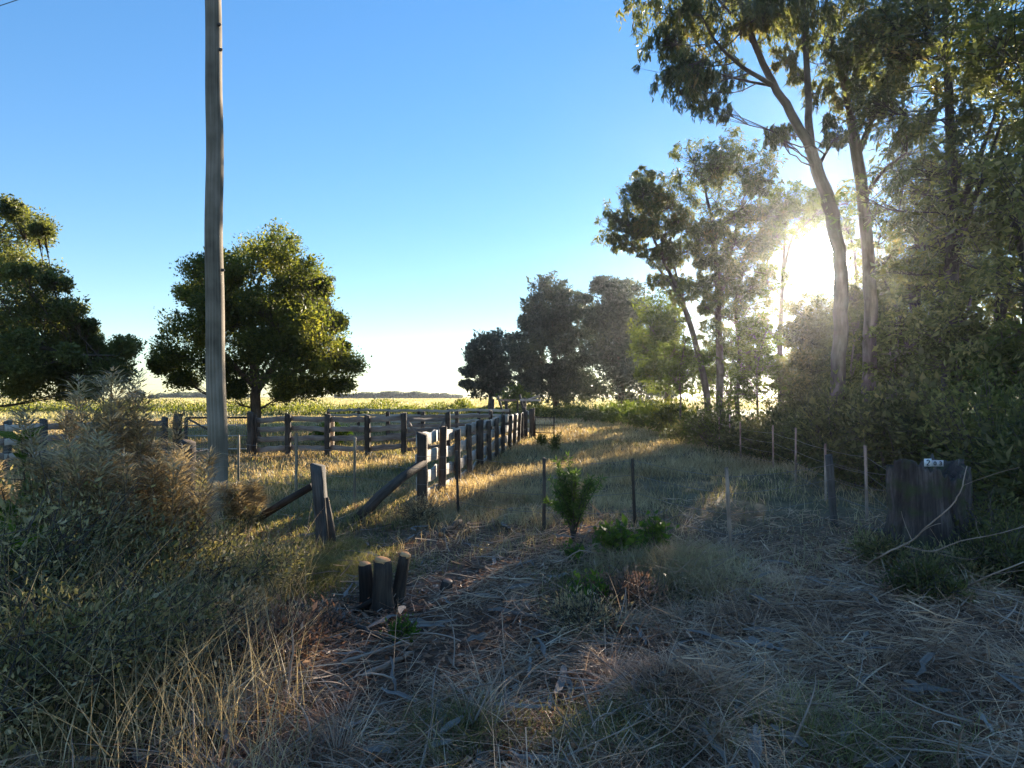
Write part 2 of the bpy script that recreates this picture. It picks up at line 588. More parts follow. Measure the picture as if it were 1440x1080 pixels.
def strips(mb, c, az, el, L, W, bend, rng=RNG, seg=3):
    """lying stalks: centre c, azimuth, elevation, length, width, bend"""
    n = len(c)
    d = np.stack([np.cos(az) * np.cos(el), np.sin(az) * np.cos(el), np.sin(el)], 1)
    s1 = norm(np.cross(d, np.array([0, 0, 1.0])))
    up = np.cross(s1, d)
    roll = rng.uniform(0, pi, n)[:, None]
    w = s1 * np.cos(roll) + up * np.sin(roll)
    bdir = s1 * rng.normal(0, 1, (n, 1)) + up * rng.normal(0.0, .35, (n, 1))
    rows = []
    for i in range(seg + 1):
        s = i / seg - 0.5
        p = c + d * (L * s)[:, None] - bdir * (bend * L * (s * s * 2 - 0.2))[:, None]
        ww = W * (1 - 0.7 * (s + .5) ** 2) / 2
        rows.append(np.stack([p - w * ww[:, None], p + w * ww[:, None]], 1))
    V = np.stack(rows, 1)
    # keep above ground
    g = gz(V[..., 0], V[..., 1])
    V[..., 2] = np.maximum(V[..., 2], g + 0.004)
    m = (seg + 1) * 2
    q = np.array([[i * 2, i * 2 + 1, i * 2 + 3, i * 2 + 2] for i in range(seg)])
    q = (np.arange(n)[:, None, None] * m + q[None]).reshape(-1, 4)
    mb.add(V.reshape(-1, 3), q)


def bez(p0, p1, p2, n):
    s = np.linspace(0, 1, n)[:, None]
    return p0 * (1 - s) ** 2 + 2 * p1 * s * (1 - s) + p2 * s * s


# ------------------------------------------------------------------ ground sheet
mb = MB()
rr = np.concatenate([np.linspace(0.0, 14, 160)[1:], np.geomspace(14.2, 1500, 90)])
ns = 240
th = np.arange(ns) / ns * 2 * pi
X = rr[:, None] * np.sin(th)[None]
Y = rr[:, None] * np.cos(th)[None] + 4.0
V = np.stack([X, Y, gz(X, Y)], -1).reshape(-1, 3)
i = np.arange(len(rr) - 1)[:, None] * ns
j = np.arange(ns)[None]
k = (j + 1) % ns
q = np.stack([i + j, i + ns + j, i + ns + k, i + k], -1).reshape(-1, 4)
c = len(V)
V = np.vstack([V, [0, 4.0, float(gz(0, 4.0))]])
t = [(c, a, (a + 1) % ns) for a in range(ns)]
t = [(c, (a + 1) % ns, a) for a in range(ns)]
mb.add(V, q, t)
g_ob = mb.build("ground", "ground_soil", None, True)
tag(g_ob, "dry earth and turf ground running out into a flat golden field", "ground", None, "structure")


# ------------------------------------------------------------------ trees
def tree(name, label, base, stems, clumps, leaf, bark, L, W, nsub=7, nleaf=60, droop=0.0, subr=0.35, cat="tree",
         group=None, seed=1, flat=1.0, depth=None, twig=0.012, sides=9, wide=1.0):
    """base (px of ground point given as world xyz); stems: lists of world (x,y,z,r); clumps: list of (x,y,z,r)"""
    rng = np.random.default_rng(seed)
    root = thing(name, base, label, cat, group)
    tb = MB()
    dense = []
    for st in stems:
        st = np.asarray(st, float)
        # smooth resample
        n = len(st)
        s = np.arange(n)
        ss = np.linspace(0, n - 1, (n - 1) * 4 + 1)
        pts = np.stack([np.interp(ss, s, st[:, a]) for a in range(4)], 1)
        for _ in range(2):
            pts[1:-1] = (pts[:-2] + 2 * pts[1:-1] + pts[2:]) / 4
        pts[1:-1, :3] += rng.normal(0, 0.12, (len(pts) - 2, 3)) * pts[1:-1, 3:4]
        tube(tb, pts[:, :3], pts[:, 3], sides, 0.05, True, rng)
        dense.append(pts)
    D = np.concatenate(dense)
    cr = MB()
    for (x, y, z, r) in clumps:
        c = np.array([x, y, z])
        hd = np.linalg.norm(D[:, :2] - c[:2], axis=1)
        cost = np.linalg.norm(D[:, :3] - c, axis=1) + 2.5 * np.maximum(0, D[:, 2] - c[2] + 0.22 * hd) + rng.uniform(0, .5, len(D)) + 7 * D[:, 3]
        b0 = D[np.argmin(cost)]
        p0 = b0[:3]
        dist = np.linalg.norm(c - p0)
        mid = p0 + (c - p0) * 0.5 + np.array([0, 0, -0.12 * dist]) + rng.normal(0, 0.07, 3) * dist
        path = bez(p0, mid, c, 8)
        path[1:-1] += rng.normal(0, .015, (6, 3)) * dist
        r0 = min(b0[3] * 0.5, 0.010 + 0.007 * dist)
        tube(tb, path, np.linspace(r0, twig, 8), 6, 0.0, False, rng)
        u = norm(rng.normal(0, 1, (nsub, 3))) * (rng.uniform(0.25, 1.0, (nsub, 1)) ** 0.6) * r * wide
        u[:, 2] *= 0.75 * flat
        sub = c + u
        for sp in sub:
            st = path[rng.integers(4, 8)]
            m2 = (st + sp) / 2 + rng.normal(0, .12, 3) * r
            tube(tb, bez(st, m2, sp, 5), np.linspace(twig, twig * 0.35, 5), 4, 0, False, rng)
        k = max(4, int(nleaf))
        cc = np.repeat(sub, k, 0)
        sg = r * subr * rng.uniform(0.6, 1.3, (nsub, 1))
        off = np.clip(rng.normal(0, 1, (nsub * k, 3)), -1.7, 1.7) * np.repeat(sg, k, 0)
        off[:, 2] *= 0.8 * flat
        if droop:
            off[:, :2] *= (1 - .35 * droop)
            off[:, 2] -= droop * rng.gamma(1.2, .8, len(off)) * np.repeat(sg, k, 0)[:, 0]
        ax = norm(off + 1e-6) * 0.6 + rng.normal(0, .6, off.shape)
        ax[:, 2] = ax[:, 2] * (1 - droop) - droop * 1.6 + 0.2 * (1 - droop)
        sz = np.clip(rng.lognormal(-.05, .38, len(cc)), .4, 2.2)
        leaves(cr, cc + off, ax, L * sz, W * sz * rng.uniform(.7, 1.2, len(cc)), rng)
    tb.build("trunk", bark, root, True)
    cr.build("crown", leaf, root)
    return root


def px_stem(pts, Y):
    """(px,py,dY,r) -> world"""
    out = []
    for (px, py, dy, r) in pts:
        p = P(px, py, Y + dy)
        out.append((p[0], p[1], p[2], r))
    return out


def px_clumps(cl, Y, R, seed, xc=None, twice=True, grow=1.15, extra=True):
    """(px,py,rpx) -> world spheres spread through the crown's depth; R = half depth of the crown"""
    rng = np.random.default_rng(seed)
    out = []
    xs = np.array([c[0] for c in cl])
    xm = xs.mean() if xc is None else xc
    hw = max(np.abs(xs - xm).max(), 1) * 1.15
    cl = list(cl)
    base_cl = list(cl)
    for (px, py, r) in base_cl:
        near = [c for c in base_cl if 0 < math.hypot(c[0] - px, c[1] - py) < 3.2 * (r + c[2])]
        if near and extra:
            o_ = near[rng.integers(len(near))]
            t_ = rng.uniform(.3, .7)
            cl.append((px + (o_[0] - px) * t_, py + (o_[1] - py) * t_, .62 * min(r, o_[2])))
    for (px, py, r) in cl:
        dmax = R * math.sqrt(max(0.1, 1 - ((px - xm) / hw) ** 2))
        ds = [rng.uniform(-1, 0.1), rng.uniform(-0.1, 1)] if twice else [rng.uniform(-1, 1)]
        for d in ds:
            yy = Y + d * dmax
            p = P(px + rng.normal(0, r * .12), py + rng.normal(0, r * .12), yy)
            out.append((p[0], p[1], p[2], grow * r / F * yy))
    return out


def gp(px, py):
    p = G(px, py)
    p[2] = float(gz(p[0], p[1]))
    return p


def ground_at(px, Y):
    p = P(px, 557, Y)
    p[2] = float(gz(p[0], p[1]))
    return p


def stem_from(px, Y, pts, r0):
    b = ground_at(px, Y)
    return [(b[0], b[1], b[2] - 0.15, r0 * 1.35), (b[0], b[1], b[2] + 0.25, r0)] + px_stem(pts, Y)


# yard tree
Y = 25
cl = [(395, 345, 28), (365, 368, 32), (425, 382, 32), (330, 375, 26), (280, 385, 24), (300, 370, 18), (268, 415, 20), (318, 415, 38),
      (375, 415, 42), (430, 418, 40), (452, 398, 16), (268, 458, 32), (320, 465, 42), (380, 465, 46), (440, 465, 38), (468, 452, 18),
      (245, 500, 28), (226, 514, 16), (290, 508, 32), (345, 512, 36), (400, 518, 42), (455, 500, 38), (488, 508, 24), (478, 536, 20),
      (438, 548, 20), (330, 545, 16), (262, 532, 18), (402, 552, 16), (425, 500, 30), (350, 445, 30), (300, 440, 28)]
stems = [stem_from(357, Y, [(359, 580, 0, .21), (360, 550, 0, .2), (358, 500, .1, .17), (352, 440, 0, .12), (365, 390, 0, .07), (390, 350, 0, .03)], .24),
         px_stem([(360, 552, 0, .14), (385, 515, .3, .12), (410, 470, .6, .08), (425, 420, .4, .04)], Y),
         px_stem([(359, 545, 0, .12), (330, 515, -.4, .10), (300, 480, -.8, .07), (275, 450, -1, .03)], Y),
         px_stem([(359, 530, 0, .10), (400, 530, -.6, .08), (450, 510, -1.2, .05), (480, 505, -1.4, .02)], Y),
         px_stem([(359, 575, 0, .05), (349, 572, .1, .035), (340, 571, .1, .02)], Y),
         px_stem([(361, 576, 0, .06), (374, 571, 0, .04), (386, 562, 0, .02)], Y)]
tree("broadleaf_tree", "round dark green tree behind the cattle yard, partly hidden by the pole",
     ground_at(357, Y), stems, px_clumps(cl, Y, 3.4, 3, grow=1.0), "leaf_dark_green", "bark_brown", .10, .05, nsub=16, nleaf=110, subr=.29, seed=3)

# left tree
Y = 22
cl = [(20, 298, 20), (42, 322, 26), (0, 335, 40), (60, 322, 12), (-40, 350, 50), (12, 372, 26), (50, 395, 32), (75, 392, 18), (0, 420, 50),
      (62, 430, 36), (96, 440, 22), (30, 468, 45), (98, 474, 28), (120, 462, 14), (-50, 440, 70), (0, 508, 45), (60, 512, 42), (108, 518, 32),
      (150, 508, 26), (176, 488, 18), (160, 525, 22), (100, 545, 22), (35, 540, 26), (-40, 520, 50), (-100, 400, 70), (-130, 490, 70), (-150, 430, 60), (130, 545, 16)]
stems = [stem_from(-70, Y, [(-68, 560, 0, .25), (-60, 480, 0, .2), (-40, 400, 0, .14), (-10, 340, 0, .08), (15, 305, 0, .03)], .3),
         px_stem([(-66, 540, 0, .15), (-10, 500, -.5, .11), (50, 490, -1, .08), (110, 500, -1.2, .05), (165, 500, -1.2, .02)], Y),
         px_stem([(-62, 500, 0, .13), (-10, 450, .5, .09), (50, 420, .8, .05), (75, 400, 1, .02)], Y)]
tree("broadleaf_tree", "olive green tree cut off by the left edge, its low limb reaching right", ground_at(-70, Y), stems,
     px_clumps(cl, Y, 3.2, 4, grow=1.0), "leaf_olive", "bark_brown", .10, .045, nsub=16, nleaf=100, subr=.29, seed=4)

# far gums
Y = 60
cl = [(690, 480, 15), (668, 492, 11), (705, 494, 15), (660, 520, 8), (685, 518, 15), (712, 522, 12), (680, 543, 13), (702, 545, 13), (656, 540, 6), (672, 508, 10), (695, 535, 10)]
stems = [stem_from(690, Y, [(690, 560, 0, .2), (688, 530, 0, .16), (680, 505, 0, .1), (686, 480, 0, .04)], .25), px_stem([(689, 550, 0, .12), (702, 525, 0, .08), (708, 500, 0, .03)], Y)]
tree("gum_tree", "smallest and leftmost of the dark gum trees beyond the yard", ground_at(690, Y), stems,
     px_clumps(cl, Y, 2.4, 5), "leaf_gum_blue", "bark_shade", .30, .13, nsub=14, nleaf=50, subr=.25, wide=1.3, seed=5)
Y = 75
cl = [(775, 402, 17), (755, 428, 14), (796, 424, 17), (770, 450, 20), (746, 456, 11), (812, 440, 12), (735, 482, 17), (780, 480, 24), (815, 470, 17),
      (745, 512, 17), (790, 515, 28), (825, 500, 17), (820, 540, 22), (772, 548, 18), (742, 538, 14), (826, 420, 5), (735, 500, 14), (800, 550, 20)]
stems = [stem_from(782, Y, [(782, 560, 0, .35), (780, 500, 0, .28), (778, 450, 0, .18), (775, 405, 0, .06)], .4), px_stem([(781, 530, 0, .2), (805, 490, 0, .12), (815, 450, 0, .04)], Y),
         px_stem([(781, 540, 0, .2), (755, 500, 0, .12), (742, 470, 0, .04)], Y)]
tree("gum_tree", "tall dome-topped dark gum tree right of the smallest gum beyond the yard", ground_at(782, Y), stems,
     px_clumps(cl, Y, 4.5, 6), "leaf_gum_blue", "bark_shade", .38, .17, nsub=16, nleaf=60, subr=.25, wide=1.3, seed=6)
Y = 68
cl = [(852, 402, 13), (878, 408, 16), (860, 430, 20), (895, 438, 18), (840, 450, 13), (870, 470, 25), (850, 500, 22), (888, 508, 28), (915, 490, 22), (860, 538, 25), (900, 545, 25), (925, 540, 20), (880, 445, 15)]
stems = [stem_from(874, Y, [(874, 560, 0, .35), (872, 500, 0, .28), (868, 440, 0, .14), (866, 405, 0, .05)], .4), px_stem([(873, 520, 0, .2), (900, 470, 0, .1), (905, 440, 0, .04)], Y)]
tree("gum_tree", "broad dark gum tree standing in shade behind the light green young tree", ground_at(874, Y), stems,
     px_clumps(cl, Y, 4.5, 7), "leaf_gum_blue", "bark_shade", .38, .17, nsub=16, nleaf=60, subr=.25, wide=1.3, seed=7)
Y = 52
cl = [(712, 560, 9), (735, 556, 9), (725, 548, 8), (750, 562, 7)]
tree("bushy_tree", "low yellow-green bushy tree behind the loading frame at the end of the yard", ground_at(728, Y),
     [stem_from(728, Y, [(728, 570, 0, .08), (728, 555, 0, .04)], .1)], px_clumps(cl, Y, 1.5, 8), "leaf_light_green", "bark_shade", .2, .1, nsub=7, nleaf=30, seed=8)
# light green young trees
Y = 38
cl = [(928, 425, 22), (915, 460, 22), (905, 492, 16), (940, 500, 24), (930, 535, 22), (968, 528, 24), (910, 525, 14), (945, 450, 16)]
stems = [stem_from(940, Y, [(938, 560, 0, .1), (935, 500, 0, .08), (928, 430, 0, .03)], .12), px_stem([(938, 550, 0, .07), (960, 500, 0, .05), (962, 460, 0, .02)], Y)]
tree("young_tree", "light green young tree in the sun between the dark gums and the slender gum", ground_at(940, Y), stems,
     px_clumps(cl, Y, 2.0, 9), "leaf_light_green", "bark_gum", .18, .07, nsub=16, nleaf=50, subr=.25, wide=1.3, seed=9)

# slender multi-stem gum
Y = 28
cl1 = [(866, 322, 16), (882, 298, 18), (902, 272, 20), (926, 268, 20), (905, 256, 12), (872, 342, 9), (948, 288, 22), (940, 365, 14), (915, 300, 12), (898, 345, 10), (960, 412, 12), (925, 395, 8), (965, 350, 14), (935, 330, 12)]
st1 = [stem_from(1000, Y, [(996, 580, 0, .15), (990, 530, 0, .14), (972, 460, 0, .12), (950, 400, 0, .09), (925, 350, 0, .06), (905, 300, 0, .03), (903, 270, 0, .015)], .16),
       px_stem([(955, 415, 0, .07), (925, 375, -.3, .05), (890, 345, -.5, .03), (872, 325, -.5, .01)], Y),
       px_stem([(962, 435, 0, .06), (945, 360, .4, .04), (940, 300, .5, .02)], Y)]
tree("gum_tree", "slender gum tree with a bare stem leaning left", ground_at(1000, Y), st1,
     px_clumps(cl1, Y, 1.8, 10), "leaf_gum", "bark_gum", .16, .045, nsub=17, nleaf=44, droop=.45, subr=.19, wide=1.75, seed=10)
cl2 = [(975, 228, 22), (1010, 222, 25), (1050, 236, 24), (1070, 252, 14), (1000, 285, 26), (1045, 288, 26), (985, 335, 20), (1030, 340, 22), (1000, 390, 18), (1052, 380, 20),
       (1060, 430, 18), (1022, 440, 15), (1082, 300, 16), (965, 320, 12), (1040, 415, 12), (985, 400, 12)]
st2 = [stem_from(1015, Y + 1, [(1013, 580, 0, .16), (1012, 500, 0, .15), (1009, 400, 0, .12), (1004, 320, 0, .08), (985, 240, 0, .03)], .18),
       px_stem([(1011, 430, 0, .1), (1025, 370, .3, .08), (1040, 300, .4, .05), (1055, 245, .4, .02)], Y + 1),
       stem_from(1038, Y + 1, [(1036, 560, 0, .10), (1042, 500, 0, .09), (1034, 440, 0, .08), (1040, 380, 0, .04)], .11)]
tree("gum_tree", "upright gum tree with two parallel pale stems and a domed crown left of the sun", ground_at(1015, Y + 1), st2,
     px_clumps(cl2 + [(1000, 470, 12), (1068, 340, 14), (1015, 310, 18)], Y + 1, 2.4, 11), "leaf_gum", "bark_gum", .16, .045, nsub=17, nleaf=40, droop=.4, subr=.19, wide=1.75, seed=11)
Y = 36
cl3 = [(1105, 275, 16), (1088, 292, 14), (1122, 305, 16), (1090, 335, 16), (1078, 395, 15), (1080, 520, 18), (1065, 480, 14), (1110, 540, 16), (1070, 350, 10), (1190, 285, 16), (1150, 295, 12)]
tree("gum_tree", "hazy gum tree filling the gap between the domed gum and the sun", ground_at(1098, Y),
     [stem_from(1098, Y, [(1098, 560, 0, .16), (1096, 480, 0, .14), (1100, 400, 0, .1), (1104, 330, 0, .06), (1106, 280, 0, .03)], .2), px_stem([(1100, 400, 0, .08), (1112, 330, 0, .06), (1150, 300, 0, .04), (1190, 285, 0, .02)], Y)],
     px_clumps(cl3, Y, 2.2, 12), "leaf_light_green", "bark_gum", .20, .06, nsub=17, nleaf=36, droop=.3, subr=.19, wide=1.75, seed=12)

Y = 31
cl4 = [(1002, 500, 18), (1040, 515, 18), (1062, 505, 16), (985, 535, 18), (1022, 552, 18), (1052, 545, 16), (1030, 480, 12), (975, 505, 12)]
tree("young_tree", "low light green young tree between the bare stems of the slender gums", ground_at(1025, Y),
     [stem_from(1025, Y, [(1025, 560, 0, .07), (1030, 520, 0, .05), (1032, 485, 0, .02)], .09)], px_clumps(cl4, Y, 1.6, 17), "leaf_light_green", "bark_gum", .16, .05, nsub=16, nleaf=30, droop=.3, subr=.22, wide=1.6, seed=17)

Y = 40
cl5 = [(1150, 304, 12), (1180, 312, 14), (1208, 335, 14), (1215, 375, 14), (1205, 415, 14), (1175, 480, 16), (1210, 470, 16), (1140, 490, 16),
       (1245, 350, 16), (1250, 400, 18), (1240, 450, 18), (1120, 520, 16), (1165, 530, 18), (1215, 525, 18)]
tree("gum_tree", "feathery gum tree far back in the wood, the sun shining through its open middle", ground_at(1195, Y),
     [stem_from(1195, Y, [(1196, 560, 0, .17), (1200, 480, 0, .14), (1206, 400, 0, .10), (1200, 340, 0, .06), (1182, 305, 0, .02)], .2), px_stem([(1197, 500, 0, .09), (1165, 460, 0, .07), (1140, 445, 0, .03)], Y),
      px_stem([(1201, 460, 0, .08), (1235, 400, 0, .05), (1248, 350, 0, .02)], Y)],
     px_clumps(cl5, Y, 1.6, 18, twice=False), "leaf_light_green", "bark_shade", .2, .06, nsub=17, nleaf=36, droop=.3, subr=.22, wide=1.5, seed=18)

# tall forked gum
Y = 16
stA = [stem_from(1166, Y, [(1172, 600, 0, .185), (1180, 500, 0, .175), (1184, 420, 0, .17), (1180, 350, 0, .165), (1166, 285, 0, .165), (1150, 240, 0, .15), (1138, 207, 0, .14)], .24),
       px_stem([(1140, 212, 0, .12), (1112, 158, -.1, .105), (1086, 117, -.2, .09), (1060, 62, -.3, .07), (1042, 5, -.4, .05), (1030, -60, -.5, .03)], Y),
       px_stem([(1140, 215, 0, .11), (1138, 165, .2, .095), (1135, 100, .4, .08), (1130, 40, .5, .065), (1130, -40, .6, .04), (1125, -100, .6, .02)], Y),
       px_stem([(1088, 120, -.2, .06), (1045, 96, -.5, .05), (1005, 60, -.8, .035), (985, 20, -1, .02)], Y),
       px_stem([(1090, 122, -.2, .04), (1040, 112, .3, .03), (990, 98, .6, .02)], Y),
       px_stem([(1060, 62, -.3, .05), (1030, 20, -.1, .035), (990, -20, 0, .02)], Y),
       px_stem([(1150, 235, 0, .05), (1170, 200, .1, .035), (1190, 185, .2, .02)], Y)]
clA = [(925, 18, 24), (938, 58, 24), (932, 98, 20), (955, 130, 20), (988, 128, 20), (1008, 150, 12), (970, 90, 24), (1000, 60, 22), (1012, 20, 24), (960, 10, 24), (1040, -10, 30), (1062, 20, 20), (1095, 30, 22),
       (1028, 105, 14), (1000, -40, 45), (1080, -60, 50), (1140, -80, 50), (940, -30, 40), (1085, 192, 10), (1108, 186, 7), (1160, 90, 18), (1165, 40, 24), (1150, 130, 12), (1100, 80, 12), (1165, 5, 26), (1115, 0, 20), (1175, 195, 10)]
tree("gum_tree", "tall gum tree forking into two bare limbs directly above the sun", ground_at(1166, Y), stA,
     px_clumps(clA, Y, 1.3, 13, twice=False), "leaf_gum", "bark_gum", .16, .032, nsub=22, nleaf=31, droop=.75, subr=.19, wide=1.75, seed=13, twig=.008)
Y = 17.5
stB = [stem_from(1228, Y, [(1224, 600, 0, .185), (1222, 500, 0, .175), (1224, 400, 0, .165), (1216, 290, 0, .15), (1205, 215, 0, .15), (1196, 165, 0, .13)], .25),
       px_stem([(1197, 170, 0, .1), (1186, 110, -.2, .08), (1168, 50, -.3, .06), (1160, -20, -.4, .03)], Y),
       px_stem([(1206, 220, 0, .09), (1228, 165, .2, .075), (1245, 110, .3, .06), (1268, 40, .4, .045), (1285, -30, .4, .03)], Y),
       px_stem([(1214, 280, 0, .07), (1240, 240, -.3, .05), (1275, 215, -.6, .03)], Y)]
clB = [(1198, 60, 30), (1228, 20, 34), (1250, 85, 28), (1275, 40, 36), (1180, -30, 40), (1262, -50, 50), (1242, 150, 20), (1290, 110, 30), (1210, 110, 20), (1192, 145, 14), (1275, 165, 24), (1300, 60, 30), (1190, 100, 14),
       (1285, 215, 18), (1225, 60, 26), (1240, -10, 34)]
tree("gum_tree", "tall gum tree with a straight trunk immediately right of the sun", ground_at(1228, Y), stB,
     px_clumps(clB, Y, 1.6, 14, twice=False), "leaf_gum", "bark_gum", .16, .034, nsub=22, nleaf=32, droop=.65, subr=.19, wide=1.75, seed=14, twig=.008)


# wood on the right: crowns over the fence
def wood_tree(px, Y, top, low, hw, leaf, bark, label, seed, n=34, L=.14, W=.046, nl=50, droop=.35, r=.2, cat="tree", name="wood_tree", lean=0, rc=1.0):
    rng = np.random.default_rng(seed)
    b = ground_at(px, Y)
    cl = []
    n = int(n * 1.05)
    zt, zl = P(px, top, Y)[2], P(px, low, Y)[2]
    H = zt - zl
    w = hw / F * Y
    for _ in range(n):
        s = rng.uniform(0, 1)
        z = zl + H * s
        wr = w * (0.45 + 0.55 * math.sin(pi * min(1, 0.25 + 0.75 * s)) ** 0.7)
        a = rng.uniform(0, 2 * pi)
        q = math.sqrt(rng.uniform(0.05, 1))
        cl.append((b[0] + lean * s * w + math.cos(a) * q * wr, b[1] + math.sin(a) * q * wr, z, rng.uniform(.45, .95) * rc))
    tl = lean * w
    st = [[(b[0], b[1], b[2] - .15, r * 1.3), (b[0], b[1], b[2] + .3, r), (b[0] + tl * .2 + rng.normal(0, .1), b[1], zl * .6 + .5, r * .85), (b[0] + tl * .5, b[1] + rng.normal(0, .1), zl + H * .4, r * .55), (b[0] + tl + rng.normal(0, .2), b[1], zt - .3, .03)]]
    for _ in range(3):
        a = rng.uniform(0, 2 * pi)
        z0 = zl + H * rng.uniform(-.05, .25)
        st.append([(b[0] + tl * .3, b[1], z0, r * .45), (b[0] + tl * .4 + math.cos(a) * w * .35, b[1] + math.sin(a) * w * .35, z0 + H * .2, r * .3), (b[0] + tl * .6 + math.cos(a) * w * .7, b[1] + math.sin(a) * w * .7, z0 + H * .4, .02)])
    return tree(name, label, b, st, cl, leaf, bark, L, W, nsub=14, nleaf=int(nl * .55), droop=droop, subr=.24, wide=1.5, seed=seed, cat=cat)


wood_tree(1335, 15, -60, 400, 120, "leaf_gum", "bark_shade", "leafy tree filling the upper right, next to the straight gum trunk", 21, n=46)
wood_tree(1455, 13, -40, 520, 130, "leaf_olive", "bark_shade", "nearest leafy tree at the right edge of the view, its crown cut by the frame", 22, n=46, W=.05)
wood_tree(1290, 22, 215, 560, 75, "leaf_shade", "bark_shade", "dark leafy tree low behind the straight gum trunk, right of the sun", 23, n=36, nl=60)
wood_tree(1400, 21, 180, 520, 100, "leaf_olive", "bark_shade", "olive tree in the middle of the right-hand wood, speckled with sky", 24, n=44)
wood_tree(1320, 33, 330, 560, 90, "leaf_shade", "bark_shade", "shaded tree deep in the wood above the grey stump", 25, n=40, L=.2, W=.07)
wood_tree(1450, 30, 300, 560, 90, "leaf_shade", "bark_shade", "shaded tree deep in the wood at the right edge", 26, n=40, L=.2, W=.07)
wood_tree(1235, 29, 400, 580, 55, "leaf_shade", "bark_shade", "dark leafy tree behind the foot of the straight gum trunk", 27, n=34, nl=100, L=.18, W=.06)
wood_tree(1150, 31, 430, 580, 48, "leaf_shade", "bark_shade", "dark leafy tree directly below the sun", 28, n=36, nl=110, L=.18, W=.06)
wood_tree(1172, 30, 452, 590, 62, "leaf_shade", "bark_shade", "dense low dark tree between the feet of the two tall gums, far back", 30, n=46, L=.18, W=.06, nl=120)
wood_tree(1620, 16, -80, 450, 200, "leaf_gum", "bark_shade", "tree beyond the right edge whose boughs shade the verge", 29, n=40)


# ------------------------------------------------------------------ shrubs
def shrub(name, label, base, w, h, leaf, stemmat, L, W, nst=14, nleaf=120, seed=1, cat="shrub", group=None, droop=0, spread=.13, up=0.6, twigs=3):
    rng = np.random.default_rng(seed)
    root = thing(name, base, label, cat, group)
    sb, lb = MB(), MB()
    for i in range(nst):
        a = rng.uniform(0, 2 * pi)
        q = math.sqrt(rng.uniform(0.02, 1))
        tip = base + np.array([cos(a) * q * w, sin(a) * q * w, h * (1 - .45 * q * q) * rng.uniform(.7, 1.05)])
        b0 = base + np.array([cos(a) * q * w * .25, sin(a) * q * w * .25, -.03])
        mid = (b0 + tip) / 2 + np.array([0, 0, .1 * h]) - np.array([cos(a), sin(a), 0]) * w * .1
        path = bez(b0, mid, tip, 8)
        tube(sb, path, np.linspace(.012 * max(h, .6), .003, 8), 4, 0, False, rng)
        t = rng.uniform(1 - up, 1, nleaf) ** .7
        idx = t * 7
        pp = np.stack([np.interp(idx, np.arange(8), path[:, k]) for k in range(3)], 1)
        off = rng.normal(0, spread * h ** .5, (nleaf, 3))
        ax = norm(off) + rng.normal(0, .4, off.shape)
        ax[:, 2] += .3 - droop
        sz = np.clip(rng.lognormal(0, .42, nleaf), .4, 2.4)
        leaves(lb, pp + off, ax, L * sz, W * sz * rng.uniform(.6, 1.3, nleaf), rng)
        for _ in range(twigs):
            k = rng.integers(3, 7)
            e = path[k] + rng.normal(0, spread * 1.6 * h ** .5, 3) + [0, 0, .05]
            tube(sb, bez(path[k], (path[k] + e) / 2 + rng.normal(0, .02, 3), e, 4), np.linspace(.005, .002, 4), 3, 0, False, rng)
    sb.build("stems", stemmat, root, True)
    lb.build("foliage", leaf, root)
    return root


US = "undergrowth shrubs along the right-hand fence"
un = [
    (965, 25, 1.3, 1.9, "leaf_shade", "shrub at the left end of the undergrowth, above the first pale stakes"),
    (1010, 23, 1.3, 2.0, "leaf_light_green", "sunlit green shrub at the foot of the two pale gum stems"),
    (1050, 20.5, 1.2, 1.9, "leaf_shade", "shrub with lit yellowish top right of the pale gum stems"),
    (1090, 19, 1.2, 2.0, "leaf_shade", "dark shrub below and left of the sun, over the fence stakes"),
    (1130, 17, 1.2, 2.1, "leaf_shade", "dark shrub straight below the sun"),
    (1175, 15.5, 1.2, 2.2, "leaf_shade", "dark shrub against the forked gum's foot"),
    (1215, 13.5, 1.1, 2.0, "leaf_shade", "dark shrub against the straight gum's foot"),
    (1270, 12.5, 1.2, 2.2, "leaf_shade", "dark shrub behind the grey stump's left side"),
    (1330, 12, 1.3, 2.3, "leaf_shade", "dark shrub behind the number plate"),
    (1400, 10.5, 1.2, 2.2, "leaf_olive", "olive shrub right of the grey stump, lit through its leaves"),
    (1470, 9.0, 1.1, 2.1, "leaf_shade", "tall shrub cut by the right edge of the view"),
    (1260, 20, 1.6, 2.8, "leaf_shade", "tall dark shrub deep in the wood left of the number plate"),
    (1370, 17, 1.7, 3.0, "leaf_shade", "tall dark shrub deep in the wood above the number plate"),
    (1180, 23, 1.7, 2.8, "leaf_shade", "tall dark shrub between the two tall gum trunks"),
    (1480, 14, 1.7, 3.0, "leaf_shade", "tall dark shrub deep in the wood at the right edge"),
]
for i, (px, Y, w, h, lm, lab) in enumerate(un):
    fz = [.75, 1.25, .7, 1.1, .85, 1.3, .8, 1.15, .75, 1.2, .9, 1, 1, 1, 1][i]
    shrub("undergrowth_shrub", lab, ground_at(px, Y), w * (.8 + .3 * (fz - .7)), h * fz * (.74 if px < 1240 else .9), lm, "bark_shade", .085 + .02 * (i % 3), .026 + .009 * (i % 4), nst=int(36 * fz), nleaf=140, seed=40 + i, group=US, up=.9, spread=.2)

